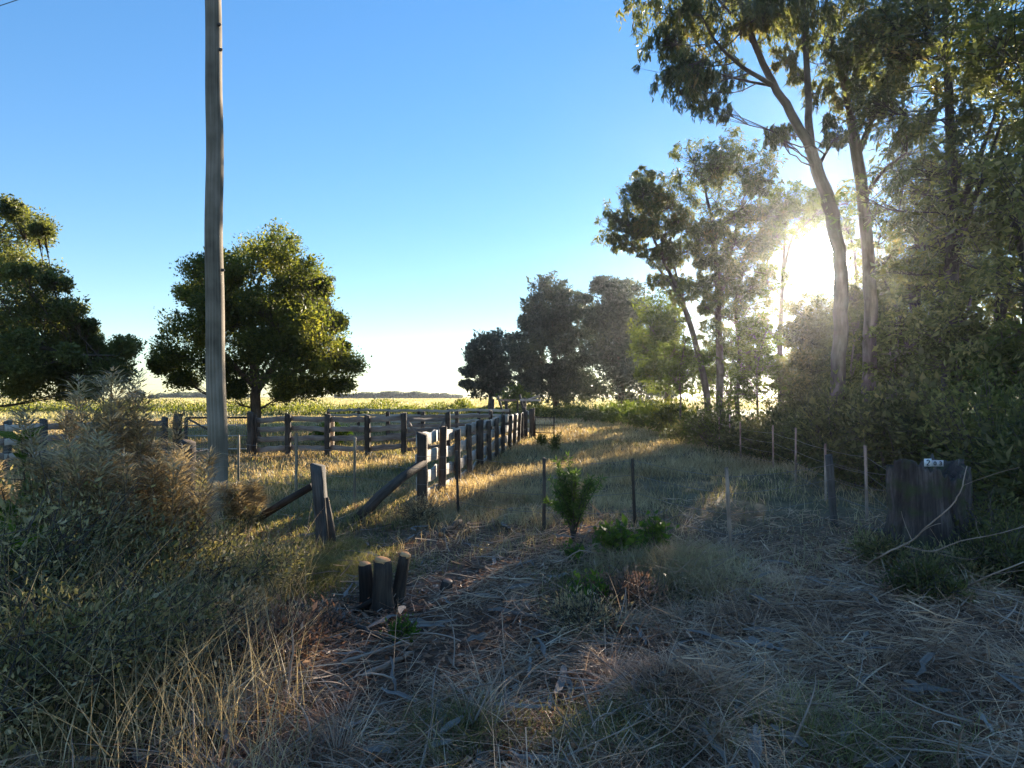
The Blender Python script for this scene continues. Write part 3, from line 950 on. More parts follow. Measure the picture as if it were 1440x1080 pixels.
SB = "low brush around the grey stump"
for i, (px, py, w, h, lm, lab) in enumerate([
    (1405, 800, .45, .75, "leaf_shade", "low brush against the right side of the grey stump"),
    (1345, 815, .40, .35, "weed_leaf", "low brush at the foot of the grey stump, right of the forked dead branch"),
    (1245, 790, .35, .35, "weed_leaf", "low brush at the left foot of the grey stump"),
    (1440, 830, .50, .60, "leaf_shade", "low brush at the right edge above the straw"),
    (1300, 840, .35, .30, "leaf_shade", "low dark spiky brush in the straw below the grey stump")]):
    shrub("low_brush", lab, gp(px, py), w, h, lm, "bark_shade", .05, .014, nst=36, nleaf=120, seed=50 + i, group=SB, up=.95, spread=.13, twigs=4)

for i, (px, Y, top, lm, lab) in enumerate([
    (955, 27, 470, "leaf_light_green", "thin pale sapling left of the slender gum's foot"),
    (1065, 22, 455, "leaf_light_green", "thin leafy sapling right of the two pale gum stems"),
    (1195, 19, 450, "leaf_shade", "thin sapling between the feet of the two tall gums"),
    (1255, 17, 420, "leaf_olive", "thin sapling right of the straight gum trunk"),
    (1350, 14, 400, "leaf_olive", "leafy sapling in the wood above the number plate"),
    (1420, 12.5, 450, "leaf_light_green", "leafy sapling near the right edge above the low brush")]):
    wood_tree(px, Y, top, 560, 26, lm, "bark_gum", lab, 700 + i, n=13, L=.12, W=.045, nl=50, droop=.2, r=.045, cat="sapling", name="wood_sapling", rc=.6)

# row of grey-green shrubs in front of the far gums
SR = "low shrubs in a row before the far gums"
for i, (px, Y, w, h, lab) in enumerate([
    (765, 55, 2.2, 1.0, "dark low shrub right behind the pipe gate"),
    (800, 52, 2.2, 1.1, "dark low shrub right of the pipe gate, second in the row"),
    (845, 47, 2.0, 1.3, "shrub with pale sunlit tips below the broad dark gum"),
    (880, 43, 2.0, 1.5, "pale-tipped shrub fourth in the row, under the right side of the broad dark gum"),
    (918, 37, 1.8, 1.6, "bushy shrub below the light green young tree"),
    (945, 32, 1.6, 1.6, "shrub at the right end of the row, beside the slender gum's foot")]):
    shrub("row_shrub", lab, ground_at(px, Y), w, h, "leaf_light_green" if i in (2, 3, 4) else "leaf_dark_green", "bark_shade", .18, .07, nst=34, nleaf=110, seed=60 + i, group=SR, up=.85, spread=.2, twigs=1)

# weeds band behind the yard
rngw = np.random.default_rng(77)
mbw = MB()
nW = 26000
yy = rngw.uniform(62, 74, nW)
xx = rngw.uniform(-62, 3, nW)
hh = 0.55 + 0.5 * np.clip(np.sin(xx * .8) + np.sin(xx * 2.3 + 1), -.6, 2) * .5
zz = rngw.uniform(0, 1, nW) * hh * 1.6
c = np.stack([xx, yy, gz(xx, yy) + zz], 1)
ax = rngw.normal(0, .5, (nW, 3))
ax[:, 2] += .8
leaves(mbw, c, ax, .32 * rngw.uniform(.6, 1.3, nW), .12, rngw)
tag(mbw.build("weed_belt", "leaf_dark_green"), "belt of dark green weeds along the near edge of the golden field", "weeds", None, "stuff")


# distant woods and trees on the horizon
def far_wood(label, px0, px1, Y, hfun, seed, n=14000):
    rng = np.random.default_rng(seed)
    mb = MB()
    px = rng.uniform(px0, px1, n)
    x = (px - 720) / F * Y
    y = Y + rng.uniform(-14, 14, n)
    ht = np.array([hfun(p) for p in px]) / F * Y
    z = ht * rng.uniform(0, 1, n) ** .7 * (1 + .15 * np.sin(x * .35) + .1 * np.sin(x * .9))
    c = np.stack([x, y, gz(x, y) + z], 1)
    leaves(mb, c, rng.normal(0, 1, (n, 3)), 2.2 * rng.uniform(.6, 1.4, n) * Y / 450, 1.4 * Y / 450, rng)
    return tag(mb.build("far_wood", "leaf_gum_blue"), label, "wood", None, "stuff")


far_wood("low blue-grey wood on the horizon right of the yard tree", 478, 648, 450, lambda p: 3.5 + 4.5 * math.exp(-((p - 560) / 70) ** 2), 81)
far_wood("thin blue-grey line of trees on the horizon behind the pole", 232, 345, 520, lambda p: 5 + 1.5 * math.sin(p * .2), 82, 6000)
for i, (px, Y, h, w, lab) in enumerate([(192, 330, 13, 14, "dark clump-topped tree on the horizon left of the pole"), (216, 350, 6, 6, "small round tree alone on the horizon left of the pole")]):
    b = ground_at(px, Y)
    s = Y / F
    clf = [(b[0] + a * w * s * .6, b[1] + 2 * c2, b[2] + h * s * z, w * s * .35) for a, c2, z in ((-.8, 0, .55), (0, 1, .8), (.7, -1, .6), (-.3, -1, .35), (.5, 1, .35))]
    tree("horizon_tree", lab, b, [[(b[0], b[1], b[2] - .2, .4), (b[0], b[1], b[2] + h * s * .5, .3), (b[0], b[1], b[2] + h * s * .8, .1)]], clf, "leaf_gum_blue", "bark_shade", 1.2, .8, nsub=7, nleaf=30, seed=90 + i)

# ------------------------------------------------------------------ utility pole
root = thing("utility_pole", ground_at(305, 9.9), "tall weathered round wooden pole rising out of the weeds, its right edge sunlit", "utility pole")
mb = MB()
pts = []
for s in np.linspace(0, 1, 40):
    py = 735 - s * 1000
    if s == 0:
        p = ground_at(305.5, 9.9)
        p[2] -= .1
    else:
        px = 305.5 - 6.5 * max(0, (735 - py)) / 735 + (1.2 * math.sin(py * .012) + .7 * math.sin(py * .031 + 1))
        p = P(px, py, 9.9)
    pts.append(p)
tube(mb, pts, np.linspace(.150, .108, 40), 20, 0.012, True, np.random.default_rng(5))
mb.build("pole_shaft", "pole_wood", root, True)
# small knots on the right side of the shaft
for (px, py) in ((311.5, 35), (313.5, 70), (316.5, 380)):
    mb = MB()
    p = P(px - 1.5, py, 9.83)
    tube(mb, [p + [-.03, 0, 0], p + [.0, -.01, 0.0], p + [.016, -.012, 0.003]], [.03, .024, .01], 8, .1, True)
    mb.build("knot", "post_grey", root, True)

# service cable crossing the top left corner
mb = MB()
p0, p1 = P(-60, 28, 14), P(60, -12, 14)
d = p1 - p0
pts = [p0 + d * s for s in np.linspace(-1.5, 2.2, 12)]
tube(mb, pts, .008, 6)
tag(mb.build("overhead_cable", "cable_black", None, True), "thin dark cable crossing the top left corner of the sky", "cable")


# ------------------------------------------------------------------ yard fences
def fence_post(root, p, h, r, mat="post_dark", seed=1, lean=(0, 0), square=True, name="post", sides=10):
    rng = np.random.default_rng(seed)
    p = np.array(p, float)
    n = 7
    pts = [p + np.array([lean[0] * s * h + rng.normal(0, r * .05), lean[1] * s * h, -.12 + (h + .12) * s]) for s in np.linspace(0, 1, n)]
    rr = r * (1 + rng.normal(0, .035, n))
    rr[0] *= 1.08
    mb = MB()
    tube(mb, pts, rr * .88, sides, .07, True, rng, square=square, slant=.35)
    return mb.build(name, mat, root, True)


def board_run(root, p0, p1, levels, h, t, mat, seed, off=(0, 0)):
    rng = np.random.default_rng(seed)
    for z in levels:
        mb = MB()
        a = np.array([p0[0] + off[0], p0[1] + off[1], p0[2] + z + rng.normal(0, .012)])
        b = np.array([p1[0] + off[0], p1[1] + off[1], p1[2] + z + rng.normal(0, .012)])
        plank(mb, a, b, h, t, rng)
        mb.build("board", mat, root)


# main fence, running away from the viewer
A = np.array([-1.53, 11.0, 0])
B = np.array([0.60, 28.0, 0])
NP = 13
d = (B - A) / np.linalg.norm(B - A)
nl = np.array([-d[1], d[0], 0])     # to the left (yard side)
root = thing("board_fence", (A[0], A[1], 0), "four-rail weathered board fence running away from the viewer beside the open grass", "fence")
lv = [0.06, 0.41, 0.77, 1.12]
P0 = []
for i in range(NP):
    p = A + (B - A) * i / (NP - 1)
    p[2] = float(gz(p[0], p[1]))
    P0.append(p)
    lean = (np.random.default_rng(i + 5).normal(0, .015), 0)
    if i in (8, 9, 10):
        lean = (0.05, 0)
    fence_post(root, p, 1.24 + .03 * math.sin(i * 2.1), (.100 if i == 0 else .076) if i != 4 else .105, "post_dark", 100 + i, lean)
for i in range(NP - 1):
    a, b = P0[i] - d * .03, P0[i + 1] + d * (-.036)
    board_run(root, a, b, lv, .225, .035, "board_grey", 130 + i, off=tuple(nl[:2] * .102))

# end post and return of the main fence near the gate
root = thing("yard_end_fence", ground_at(748, 28.5), "short board return with thick post beside the pipe gate", "fence")
e0, e1 = ground_at(737, 29.2), ground_at(748, 28.5)
fence_post(root, e1, 1.34, .15, "post_dark", 150)
fence_post(root, e0, 1.34, .10, "post_dark", 151)
board_run(root, e0, e1, [.35, .75, 1.12], .17, .035, "board_grey", 152, off=(0, .15))
mb = MB()
tube(mb, [ground_at(733, 28.2) + [0, 0, .9], ground_at(742, 27.6) + [0, 0, .02]], .04, 7, .08)
mb.build("brace", "post_dark", root, True)

# pipe gate
root = thing("pipe_gate", ground_at(752, 28.4), "low rusty pipe gate standing open right of the long fence's end", "gate")
g0, g1 = ground_at(752.5, 28.3), ground_at(779, 27.8)
mb = MB()
for z in (.28, .62, .94):
    tube(mb, [g0 + [0, 0, z], g1 + [0, 0, z]], .022, 6)
mb.build("rail", "post_dark", root, True)
for g in (g0, g1):
    mb = MB()
    tube(mb, [g + [0, 0, .02], g + [0, 0, 1.0]], .03, 6)
    mb.build("stile", "post_dark", root, True)
mb = MB()
for s in np.linspace(.1, .9, 7):
    p = g0 + (g1 - g0) * s
    tube(mb, [p + [0, 0, .28], p + [0, 0, .94]], .007, 4)
mb.build("mesh_bars", "wire_steel", root, True)

# loading frame at the far end of the yard
root = thing("loading_frame", ground_at(725, 34), "rough timber loading frame with crossbeams and slanting props at the far end of the yard", "loading ramp")
mb = MB()
for (px, zt, yy) in ((693, 1.75, 33), (712, 1.75, 33), (738, 1.8, 33), (737, 1.8, 35)):
    fence_post(root, ground_at(px, yy), zt, .09, "post_grey", 160 + px, name="upright")
for (a, b2) in (((700, 1.95, 33), (709, .85, 33)), ((731, 2.0, 33.5), (737, 1.0, 33.5))):
    mb = MB()
    tube(mb, [ground_at(a[0], a[2]) + [0, 0, a[1]], ground_at(b2[0], b2[2]) + [0, 0, b2[1]]], .06, 7, .08)
    mb.build("prop", "post_grey", root, True)
mb = MB()
plank(mb, ground_at(703, 33) + [0, -.1, 1.72], ground_at(726, 33) + [0, -.1, 1.70], .1, .05)
mb.build("crossbeam", "board_brown", root)
mb = MB()
plank(mb, ground_at(731, 33) + [0, -.1, 1.70], ground_at(760, 32.6) + [0, -.1, 1.72], .1, .06)
mb.build("crossbeam", "board_grey", root)
mb = MB()
plank(mb, ground_at(738, 34.6) + [0, 0, 1.65], ground_at(759, 34.6) + [0, 0, 1.9], .1, .06)
mb.build("crossbeam", "board_grey", root)

# back fence of the front pen
root = thing("board_fence", ground_at(352, 20), "four-rail brown board fence crossing the yard in front of the round tree", "fence")
pxs = [(352, 19.6), (359, 19.7), (405, 19.8), (461, 20), (517, 20.2), (568, 20.4)]
pp = [ground_at(a, b2) for a, b2 in pxs]
for i, p in enumerate(pp):
    fence_post(root, p, 1.34 if i else 1.42, .10 if i != 1 else .06, "post_dark", 170 + i)
for i in range(1, 5):
    dd = norm(pp[i + 1] - pp[i])
    board_run(root, pp[i] + dd * .0, pp[i + 1] + dd * -.006, [.28, .58, .88, 1.2], .16, .03, "board_brown", 180 + i, off=(0.02, .125))
fence_post(root, ground_at(467, 20.6), 1.2, .08, "stake_wood", 177)

# slatted gate closing the pen
root = thing("field_gate", ground_at(571, 20.6), "weathered board gate with diagonal braces beside the near end of the long fence", "gate")
a, b2 = ground_at(573, 20.5), ground_at(626, 22.5)
for z in (.18, .48, .78, 1.1):
    mb = MB()
    plank(mb, a + [0, 0, z], b2 + [0, 0, z], .12, .03)
    mb.build("slat", "board_brown", root)
for s0, z0, s1, z1 in ((0, 1.1, .5, .2), (.5, .2, 1, 1.1)):
    mb = MB()
    plank(mb, a + (b2 - a) * s0 + [0, -.05, z0], a + (b2 - a) * s1 + [0, -.05, z1], .1, .03)
    mb.build("brace", "board_brown", root)
fence_post(root, b2 + [.1, 0, 0], 1.34, .09, "post_dark", 190, name="stile")

# far pen fence
root = thing("board_fence", ground_at(470, 34), "farthest board fence of the yard, grey-blue in shade below the weed belt", "fence")
q0, q1 = ground_at(462, 33), ground_at(716, 33)
nn = 7
pf = [q0 + (q1 - q0) * i / (nn - 1) for i in range(nn)]
for i, p in enumerate(pf):
    p[2] = float(gz(p[0], p[1]))
    fence_post(root, p, 1.25, .09, "post_dark", 200 + i)
for i in range(nn - 1):
    board_run(root, pf[i], pf[i + 1] - [.006, 0, 0], [.3, .6, .9, 1.16], .13, .03, "board_grey", 210 + i, off=(0, -.11))

# middle pen fence
root = thing("board_fence", ground_at(592, 24), "grey board fence seen behind the board gate in the middle of the yard", "fence")
q0, q1 = ground_at(545, 26), ground_at(690, 27)
nn = 4
pf = [q0 + (q1 - q0) * i / (nn - 1) for i in range(nn)]
for i, p in enumerate(pf):
    fence_post(root, p, 1.25, .09, "post_dark", 220 + i)
for i in range(nn - 1):
    board_run(root, pf[i], pf[i + 1] - [.006, 0, 0], [.35, .7, 1.05], .13, .03, "board_brown", 230 + i, off=(0, -.11))

# left gate and fence seen through the weeds
root = thing("wire_gate", ground_at(250, 19.5), "old wire-mesh gate with diagonal stay behind the pole", "gate")
a, b2 = ground_at(262, 19.5), ground_at(347, 19.6)
fence_post(root, ground_at(250, 19.4), 1.38, .13, "post_dark", 240, name="gate_post")
for z, rr_, in ((.3, .02), (.7, .02), (1.02, .022), (1.25, .035)):
    mb = MB()
    tube(mb, [a + [0, 0, z], b2 + [0, 0, z]], rr_, 6)
    mb.build("rail", "board_grey" if z < 1.2 else "post_dark", root, True)
mb = MB()
tube(mb, [a + [0, 0, 1.25], a + (b2 - a) * .45 + [0, 0, .8]], .03, 6)
tube(mb, [a, a + [0, 0, 1.25]], .05, 6)
mb.build("stay", "post_grey", root, True)
mb = MB()
for s in np.linspace(.03, .97, 26):
    p = a + (b2 - a) * s
    tube(mb, [p + [0, 0, .12], p + [0, 0, 1.22]], .005, 4)
for z in np.linspace(.15, 1.15, 8):
    tube(mb, [a + [0, 0, z], b2 + [0, 0, z]], .005, 4)
mb.build("mesh_wire", "wire_steel", root, True)

root = thing("board_fence", ground_at(40, 14), "old grey fence half swallowed by the weeds at the left edge", "fence")
pl = [ground_at(-60, 15), ground_at(12, 15.5), ground_at(62, 16), ground_at(98, 16.5), ground_at(170, 18), ground_at(232, 19.3)]
for i, p in enumerate(pl):
    fence_post(root, p, 1.3 if i != 3 else 1.5, .09, "post_grey", 250 + i)
for i in range(5):
    board_run(root, pl[i], pl[i + 1] - norm(pl[i + 1] - pl[i]) * .006, [.45, .8, 1.12], .16, .03, "board_grey" if i % 2 else "board_brown", 260 + i, off=(0, -.11))

# ------------------------------------------------------------------ wire fence across the front
root = thing("wire_fence", ground_at(450, 8.2), "sagging wire fence of thin stakes crossing in front of the yard", "fence")
stakes = [(336, 12.9, 1.12, 0), (417, 12.0, 1.18, 0), (499, 10.9, 1.18, 0), (645, 10.0, 1.05, -.03), (765, 9.1, 1.02, .0), (893, 9.0, 0.98, -.045), (1027, 7.7, 1.06, -.05)]
wp = []
for i, (px, Y, h, ln) in enumerate(stakes):
    p = ground_at(px, Y)
    fence_post(root, p, h, .024 if i not in (1,) else .03, "stake_wood" if i < 3 else "twig_grey" if i == 6 else "post_dark", 280 + i, (ln, 0), name="stake", sides=7)
    wp.append(p)
chain = [ground_at(262, 11.5)] + wp[:2] + [wp[2]] + wp[3:] + [gp(1175, 752), gp(1262, 775)]
for z in (.25, .5, .75, .95):
    mb = MB()
    pts = []
    for i in range(len(chain) - 1):
        for s in np.linspace(0, 1, 5)[:-1]:
            q_ = chain[i] + (chain[i + 1] - chain[i]) * s
            pts.append(q_ + [0, 0, z - .03 * math.sin(pi * s)])
    pts.append(chain[-1] + [0, 0, z])
    tube(mb, pts, .003, 4, 0, False)
    mb.build("wire", "wire_steel", root, True)
root = thing("strainer_post", gp(455, 768), "thick split grey strainer post leaning beside the two slanting braces", "post")
pb = gp(457, 768)
fence_post(root, pb, 1.07, .090, "post_grey", 300, (-.09, 0), sides=12, name="post_shaft")
mb = MB()
tube(mb, [pb + [.12, -.02, -.05], pb + [.085, -.03, .3], pb + [.03, -.03, .66]], [.05, .042, .02], 7, .1)
mb.build("split_slab", "post_dark", root, True)
root = thing("timber_brace", gp(500, 730), "round timber brace slanting down from the near end of the long fence", "brace")
mb = MB()
tube(mb, [P(596, 650, 11.0), P(565, 672, 10.4), P(535, 697, 9.9), gp(498, 733) + [0, 0, -.03]], [.07, .075, .08, .085], 9, .04)
mb.build("pole_timber", "post_dark", root, True)
root = thing("timber_brace", gp(350, 745), "thin timber brace slanting down to the left of the strainer post", "brace")
mb = MB()
tube(mb, [P(438, 684, 8.3), P(400, 706, 8.5), gp(345, 742)], [.045, .05, .05], 8, .05)
mb.build("pole_timber", "post_dark", root, True)
root = thing("corner_post", ground_at(262, 11.5), "thick dark post wrapped in dead stems left of the pole", "post")
fence_post(root, ground_at(262, 11.5), 1.12, .15, "post_dark", 310, (.02, 0), name="post_shaft")
mb = MB()
rg = np.random.default_rng(312)
for i in range(14):
    p = ground_at(262, 11.3) + [rg.normal(0, .18), rg.normal(0, .08), rg.uniform(.5, 1.0)]
    e = p + [rg.uniform(.1, .35), rg.normal(0, .1), rg.uniform(.05, .3)]
    tube(mb, [p - (e - p) * .8, p, e], [.012, .01, .004], 4)
mb.build("dead_stems", "twig_grey", root, True)

# fence along the wood
root = thing("wire_fence", ground_at(1087, 17.4), "wire fence of pale thin stakes along the dark undergrowth on the right", "fence")
ws = [(990, 25, 1.15), (1001, 24, 1.1), (1011, 22.5, 1.15), (1025, 20.5, 1.3), (1041, 18.8, 1.15), (1087, 16.6, 1.15), (1118, 13.8, 1.2), (1160, 11.8, 1.05), (1218, 9.6, 1.12)]
wp = []
for i, (px, Y, h) in enumerate(ws):
    p = ground_at(px, Y)
    wp.append(p)
    fence_post(root, p, h, .022, "twig_grey", 320 + i, (np.random.default_rng(i).normal(0, .01), 0), name="stake", sides=7)
pk = ground_at(1172, 9.3)
fence_post(root, pk, 1.03, .05, "post_grey", 340, (-.07, 0), name="post")
chain = wp + [gp(1262, 772)]
for z in (.2, .45, .7, .95):
    mb = MB()
    pts = []
    for i in range(len(chain) - 1):
        for s in np.linspace(0, 1, 4)[:-1]:
            pts.append(chain[i] + (chain[i + 1] - chain[i]) * s + [0, 0, z - .02 * math.sin(pi * s)])
    pts.append(chain[-1] + [0, 0, z])
    tube(mb, pts, .003, 4, 0, False)
    mb.build("wire", "wire_steel", root, True)

# grey butt with number plate
bpz = gp(1316, 792)
root = thing("tree_butt", bpz, "broad grey weathered tree stump where the wire fences end on the right", "stump")
rg = np.random.default_rng(350)
NS, NR = 120, 34
th = np.arange(NS) / NS * 2 * pi
ridge = .045 * np.abs(np.sin(th * 5.5 + .7 * np.sin(th * 3))) + .02 * np.sin(th * 23 + 2 * np.sin(th * 5)) + .05 * np.sin(th * 2 + 1) + .03 * np.sin(th * 3 + 2)
topz = 1.10 + .10 * np.sin(th * 2 + .4) + .025 * np.sin(th * 7 + 1) + .02 * np.sin(th * 17) + rg.normal(0, .018, NS)
V, Gv = [], []
for i in range(NR):
    s_ = i / (NR - 1)
    z_ = -.12 + (topz + .12) * s_
    r_ = (.37 + .2 * (1 - s_) ** 3 + ridge * (1.2 - .4 * s_)) * (1 + .03 * np.sin(s_ * 9 + th * 2)) + rg.normal(0, .004, NS)
    V.append(np.stack([bpz[0] + r_ * np.cos(th) - .04 * s_, bpz[1] + .1 + r_ * .9 * np.sin(th), bpz[2] + z_], 1))
    Gv.append(np.stack([th * .5, z_, np.full(NS, 3.)], 1))
for k_, (fr, dz) in enumerate(((.82, -.02), (.5, -.22), (.15, -.35))):   # hollow rotted top
    V.append((V[NR - 1] - [bpz[0] - .04, bpz[1] + .1, 0]) * [fr, fr, 1] + [bpz[0] - .04, bpz[1] + .1, dz] + np.stack([0 * th, 0 * th, rg.normal(0, .02, NS)], 1))
    Gv.append(np.stack([th * .5 * fr, np.full(NS, 2. + k_ * .3), np.full(NS, 3.)], 1))
V, Gv = np.concatenate(V), np.concatenate(Gv)
i = np.arange(NR + 2)[:, None] * NS
j = np.arange(NS)[None]
k = (j + 1) % NS
mb = MB()
mb.add(V, np.stack([i + j, i + k, i + NS + k, i + NS + j], -1).reshape(-1, 4), [( (NR + 2) * NS, (NR + 2) * NS + a_, (NR + 2) * NS + a_ + 1) for a_ in range(1, NS - 1)], Gv)
mb.build("stump_body", "butt_grey", root, False)
mb = MB()
s0 = gp(1226, 745)
tube(mb, [s0 + [0, 0, -.03], bpz + [-.38, 0, .45]], .03, 7, .05)
mb.build("side_prop", "post_grey", root, True)

pc = P(1313, 651, 6.62)
root = thing("number_plate", pc, "small white and grey plate numbered 203 fixed to the grey stump", "number plate")


def boxm(mb, c, sx_, sy_, sz_):
    x, y, z = c
    v = [(x + a * sx_ / 2, y + b3 * sy_ / 2, z + c3 * sz_ / 2) for a in (-1, 1) for b3 in (-1, 1) for c3 in (-1, 1)]
    q = [(0, 1, 3, 2), (4, 6, 7, 5), (0, 4, 5, 1), (2, 3, 7, 6), (0, 2, 6, 4), (1, 5, 7, 3)]
    mb.add(v, q)


mb = MB()
boxm(mb, pc + [-.061, 0, .004], .074, .006, .080)
mb.build("white_panel", "plate_white", root)
mb = MB()
boxm(mb, pc + [.038, 0.001, -.004], .124, .006, .064)
mb.build("grey_panel", "plate_grey", root)


def digit(root, ch, c, h, w):
    segs = {'2': [[(-.8, .6), (-.3, 1), (.4, 1), (.8, .6), (.7, .15), (-.8, -1), (.8, -1)]],
            '0': [[(0, 1), (.7, .6), (.75, -.6), (0, -1), (-.75, -.6), (-.7, .6), (0, 1)]],
            '3': [[(-.8, .75), (-.2, 1), (.5, .95), (.75, .55), (.4, .1), (-.2, .05)], [(.4, .1), (.8, -.4), (.5, -.9), (-.2, -1), (-.8, -.75)]]}[ch]
    mb = MB()
    for s in segs:
        pts = [c + [x * w / 2, -.006, y * h / 2] for x, y in s]
        for a, b3 in zip(pts[:-1], pts[1:]):
            tube(mb, [a, b3], .0048, 6, 0, True)
    mb.build("digit", "digit_dark", root)


digit(root, '2', pc + [-.061, 0, .004], .052, .036)
digit(root, '0', pc + [.010, 0, -.004], .036, .030)
digit(root, '3', pc + [.068, 0, -.004], .036, .028)

# bracket that carries the plate from the butt
mb = MB()
boxm(mb, pc + [0, .035, -.002], .17, .06, .03)
mb.build("bracket", "post_grey", root)

# ------------------------------------------------------------------ cut stump and small stump
sb_ = gp(536, 852)
root = thing("cut_stump", sb_, "dark stump of three sawn stems with orange cut tops in the bare foreground", "stump")
for i, (px, pyb, pyt, r, ln) in enumerate([(519, 850, 794, .066, -.05), (537, 858, 789, .082, .0), (555, 848, 781, .056, .10)]):
    rg = np.random.default_rng(360 + i)
    b_ = gp(px, pyb)
    h = P(px, pyt, b_[1])[2] - b_[2]
    n = 6
    pts = [b_ + [ln * s * h * 2, 0, -.1 + (h + .1) * s] for s in np.linspace(0, 1, n)]
    mb = MB()
    tube(mb, pts, r * np.array([1.9, 1.4, 1.15, 1.03, .98, .93]), 16, .09, True, rg)
    st = mb.build("sawn_stem", "stump_bark", root, True)
    mb = MB()
    tp = pts[-1]
    tube(mb, [tp + [0, 0, -.01], tp + [0.006, -.004, .010 + .004 * i]], [r * .86, r * .82], 14, .05, True, rg)
    mb.build("cut_face", "cut_wood", root)
mb = MB()
tube(mb, [sb_ + [-.22, -.12, .02], sb_ + [-.05, -.15, .12], sb_ + [.12, -.12, .13]], [.02, .03, .035], 8, .1)
mb.build("root_flare", "stump_bark", root, True)
sb_ = gp(628, 838)
root = thing("cut_stump", sb_, "small low brown stump right of the three sawn stems", "stump")
mb = MB()
tube(mb, [sb_ + [0, 0, -.05], sb_ + [0, 0, .05], sb_ + [.01, 0, .10]], [.085, .06, .052], 12, .08)
mb.build("stump_body", "stump_bark", root, True)
mb = MB()
tube(mb, [sb_ + [.01, 0, .095], sb_ + [.012, -.004, .108]], [.046, .044], 12, .05)
mb.build("cut_face", "litter", root)


# ------------------------------------------------------------------ fallen branches and slabs
def branch(name, label, path, r0, r1, mat, cat="branch", twigs=0, seed=1, group=None, cut=False):
    rng = np.random.default_rng(seed)
    P_ = np.array(path, float)
    root = thing(name, P_[0], label, cat, group)
    n = len(P_)
    ss = np.linspace(0, n - 1, (n - 1) * 5 + 1)
    pts = np.stack([np.interp(ss, np.arange(n), P_[:, a]) for a in range(3)], 1)
    for _ in range(2):
        pts[1:-1] = (pts[:-2] + 2 * pts[1:-1] + pts[2:]) / 4
    pts[1:-1] += rng.normal(0, .25, (len(pts) - 2, 3)) * r0
    rad = np.linspace(r0, r1, len(pts))
    mb = MB()
    tube(mb, pts, rad, 8, .05, True, rng)
    mb.build("limb", mat, root, True)
    if cut:
        mb = MB()
        dd = norm(pts[0] - pts[1])
        tube(mb, [pts[0], pts[0] + dd * .008], [r0 * .9, r0 * .88], 10)
        mb.build("cut_face", "cut_wood", root)
    if twigs:
        mb = MB()
        L = np.linalg.norm(P_[-1] - P_[0])
        for _ in range(twigs):
            i = rng.integers(2, len(pts) - 1)
            dd = norm(pts[i] - pts[i - 1]) + rng.normal(0, .6, 3)
            e = pts[i] + norm(dd) * L * rng.uniform(.12, .35)
            e[2] = max(e[2], float(gz(e[0], e[1])) + .02)
            m_ = (pts[i] + e) / 2 + rng.normal(0, .03, 3)
            tube(mb, bez(pts[i], m_, e, 6), np.linspace(rad[i] * .5, .002, 6), 4, 0, False)
        mb.build("side_growth", mat, root, True)
    return root


def gl(px, py, z=0.03):
    p = gp(px, py)
    p[2] += z
    return p


def pg(px, py, Y):
    return P(px, py, Y)


branch("fallen_branch", "long dark fallen limb slanting down below the sawn stems", [gl(405, 860, .10), gl(450, 872, .10), gl(500, 893, .08), gl(530, 905, .05), gl(572, 922, .03)], .028, .018, "bark_shade", twigs=5, seed=1)
branch("bark_slab", "upper pale strip of bark lying on the litter under the fallen limb", [gl(470, 950, .04), gl(520, 935, .06), gl(575, 912, .05)], .016, .01, "twig_grey", "bark", seed=2)
branch("bark_slab", "lower and thicker pale strip of bark lying on the litter", [gl(500, 966, .03), gl(545, 948, .05), gl(580, 930, .04)], .022, .014, "twig_grey", "bark", seed=3)
branch("wood_billet", "short cut billet with an orange sawn end below the near end of the long fence", [gl(620, 757, .05), gl(648, 744, .09)], .040, .036, "bark_brown", "log", seed=4, cut=True)
branch("fallen_branch", "short pale twig lying left of the fallen limb", [gl(422, 878, .10), gl(470, 880, .13)], .008, .005, "twig_grey", seed=5, twigs=2)
branch("dead_branch", "pale forked dead branch arching in front of the grey stump", [gl(1215, 800, .05), pg(1245, 778, 6.2), pg(1285, 760, 6.1), pg(1300, 743, 6.0), pg(1338, 712, 5.9), pg(1352, 690, 5.9), pg(1360, 655, 5.9)], .009, .004, "twig_grey", twigs=6, seed=6)
branch("dead_branch", "pale dead branch curving right below the forked one", [pg(1272, 768, 6.1), pg(1310, 777, 6.0), pg(1350, 760, 5.9), pg(1400, 752, 5.8), pg(1450, 738, 5.8)], .006, .003, "twig_grey", twigs=5, seed=7)
branch("dead_branch", "thin pale branch at the right edge low above the straw", [gl(1358, 835, .05), pg(1385, 812, 5.0), pg(1440, 790, 4.9)], .008, .004, "twig_grey", twigs=3, seed=8)
branch("dead_branch", "straight pale stick lying level at the right edge", [gl(1358, 850, .15), pg(1440, 843, 5.0), pg(1490, 840, 5.0)], .009, .006, "twig_grey", seed=9)
branch("dead_branch", "bare forked twig rising right of the sawn stems beside the leafy weeds", [gl(775, 800, .03), pg(792, 788, 6.8), pg(815, 773, 6.8), pg(840, 778, 6.8)], .010, .004, "twig_grey", twigs=4, seed=10)
branch("dead_branch", "pale upright dead stick in the brown weeds at lower left", [gl(400, 1010, .02), pg(404, 965, 3.75), pg(412, 925, 3.75), pg(411, 885, 3.75)], .010, .005, "twig_grey", twigs=2, seed=11)
branch("dead_branch", "long thin branch with a white fork over the brown weeds at lower left", [pg(225, 868, 4.3), pg(290, 866, 4.35), pg(325, 885, 4.4), pg(357, 912, 4.4), pg(370, 932, 4.4)], .008, .004, "twig_grey", twigs=5, seed=12)
branch("dead_branch", "dry bent stick right of the bare patch, sunlit on top", [gl(935, 760, .25), pg(960, 722, 7.2), pg(985, 735, 7.2), pg(1005, 748, 7.2)], .006, .004, "twig_grey", seed=13)
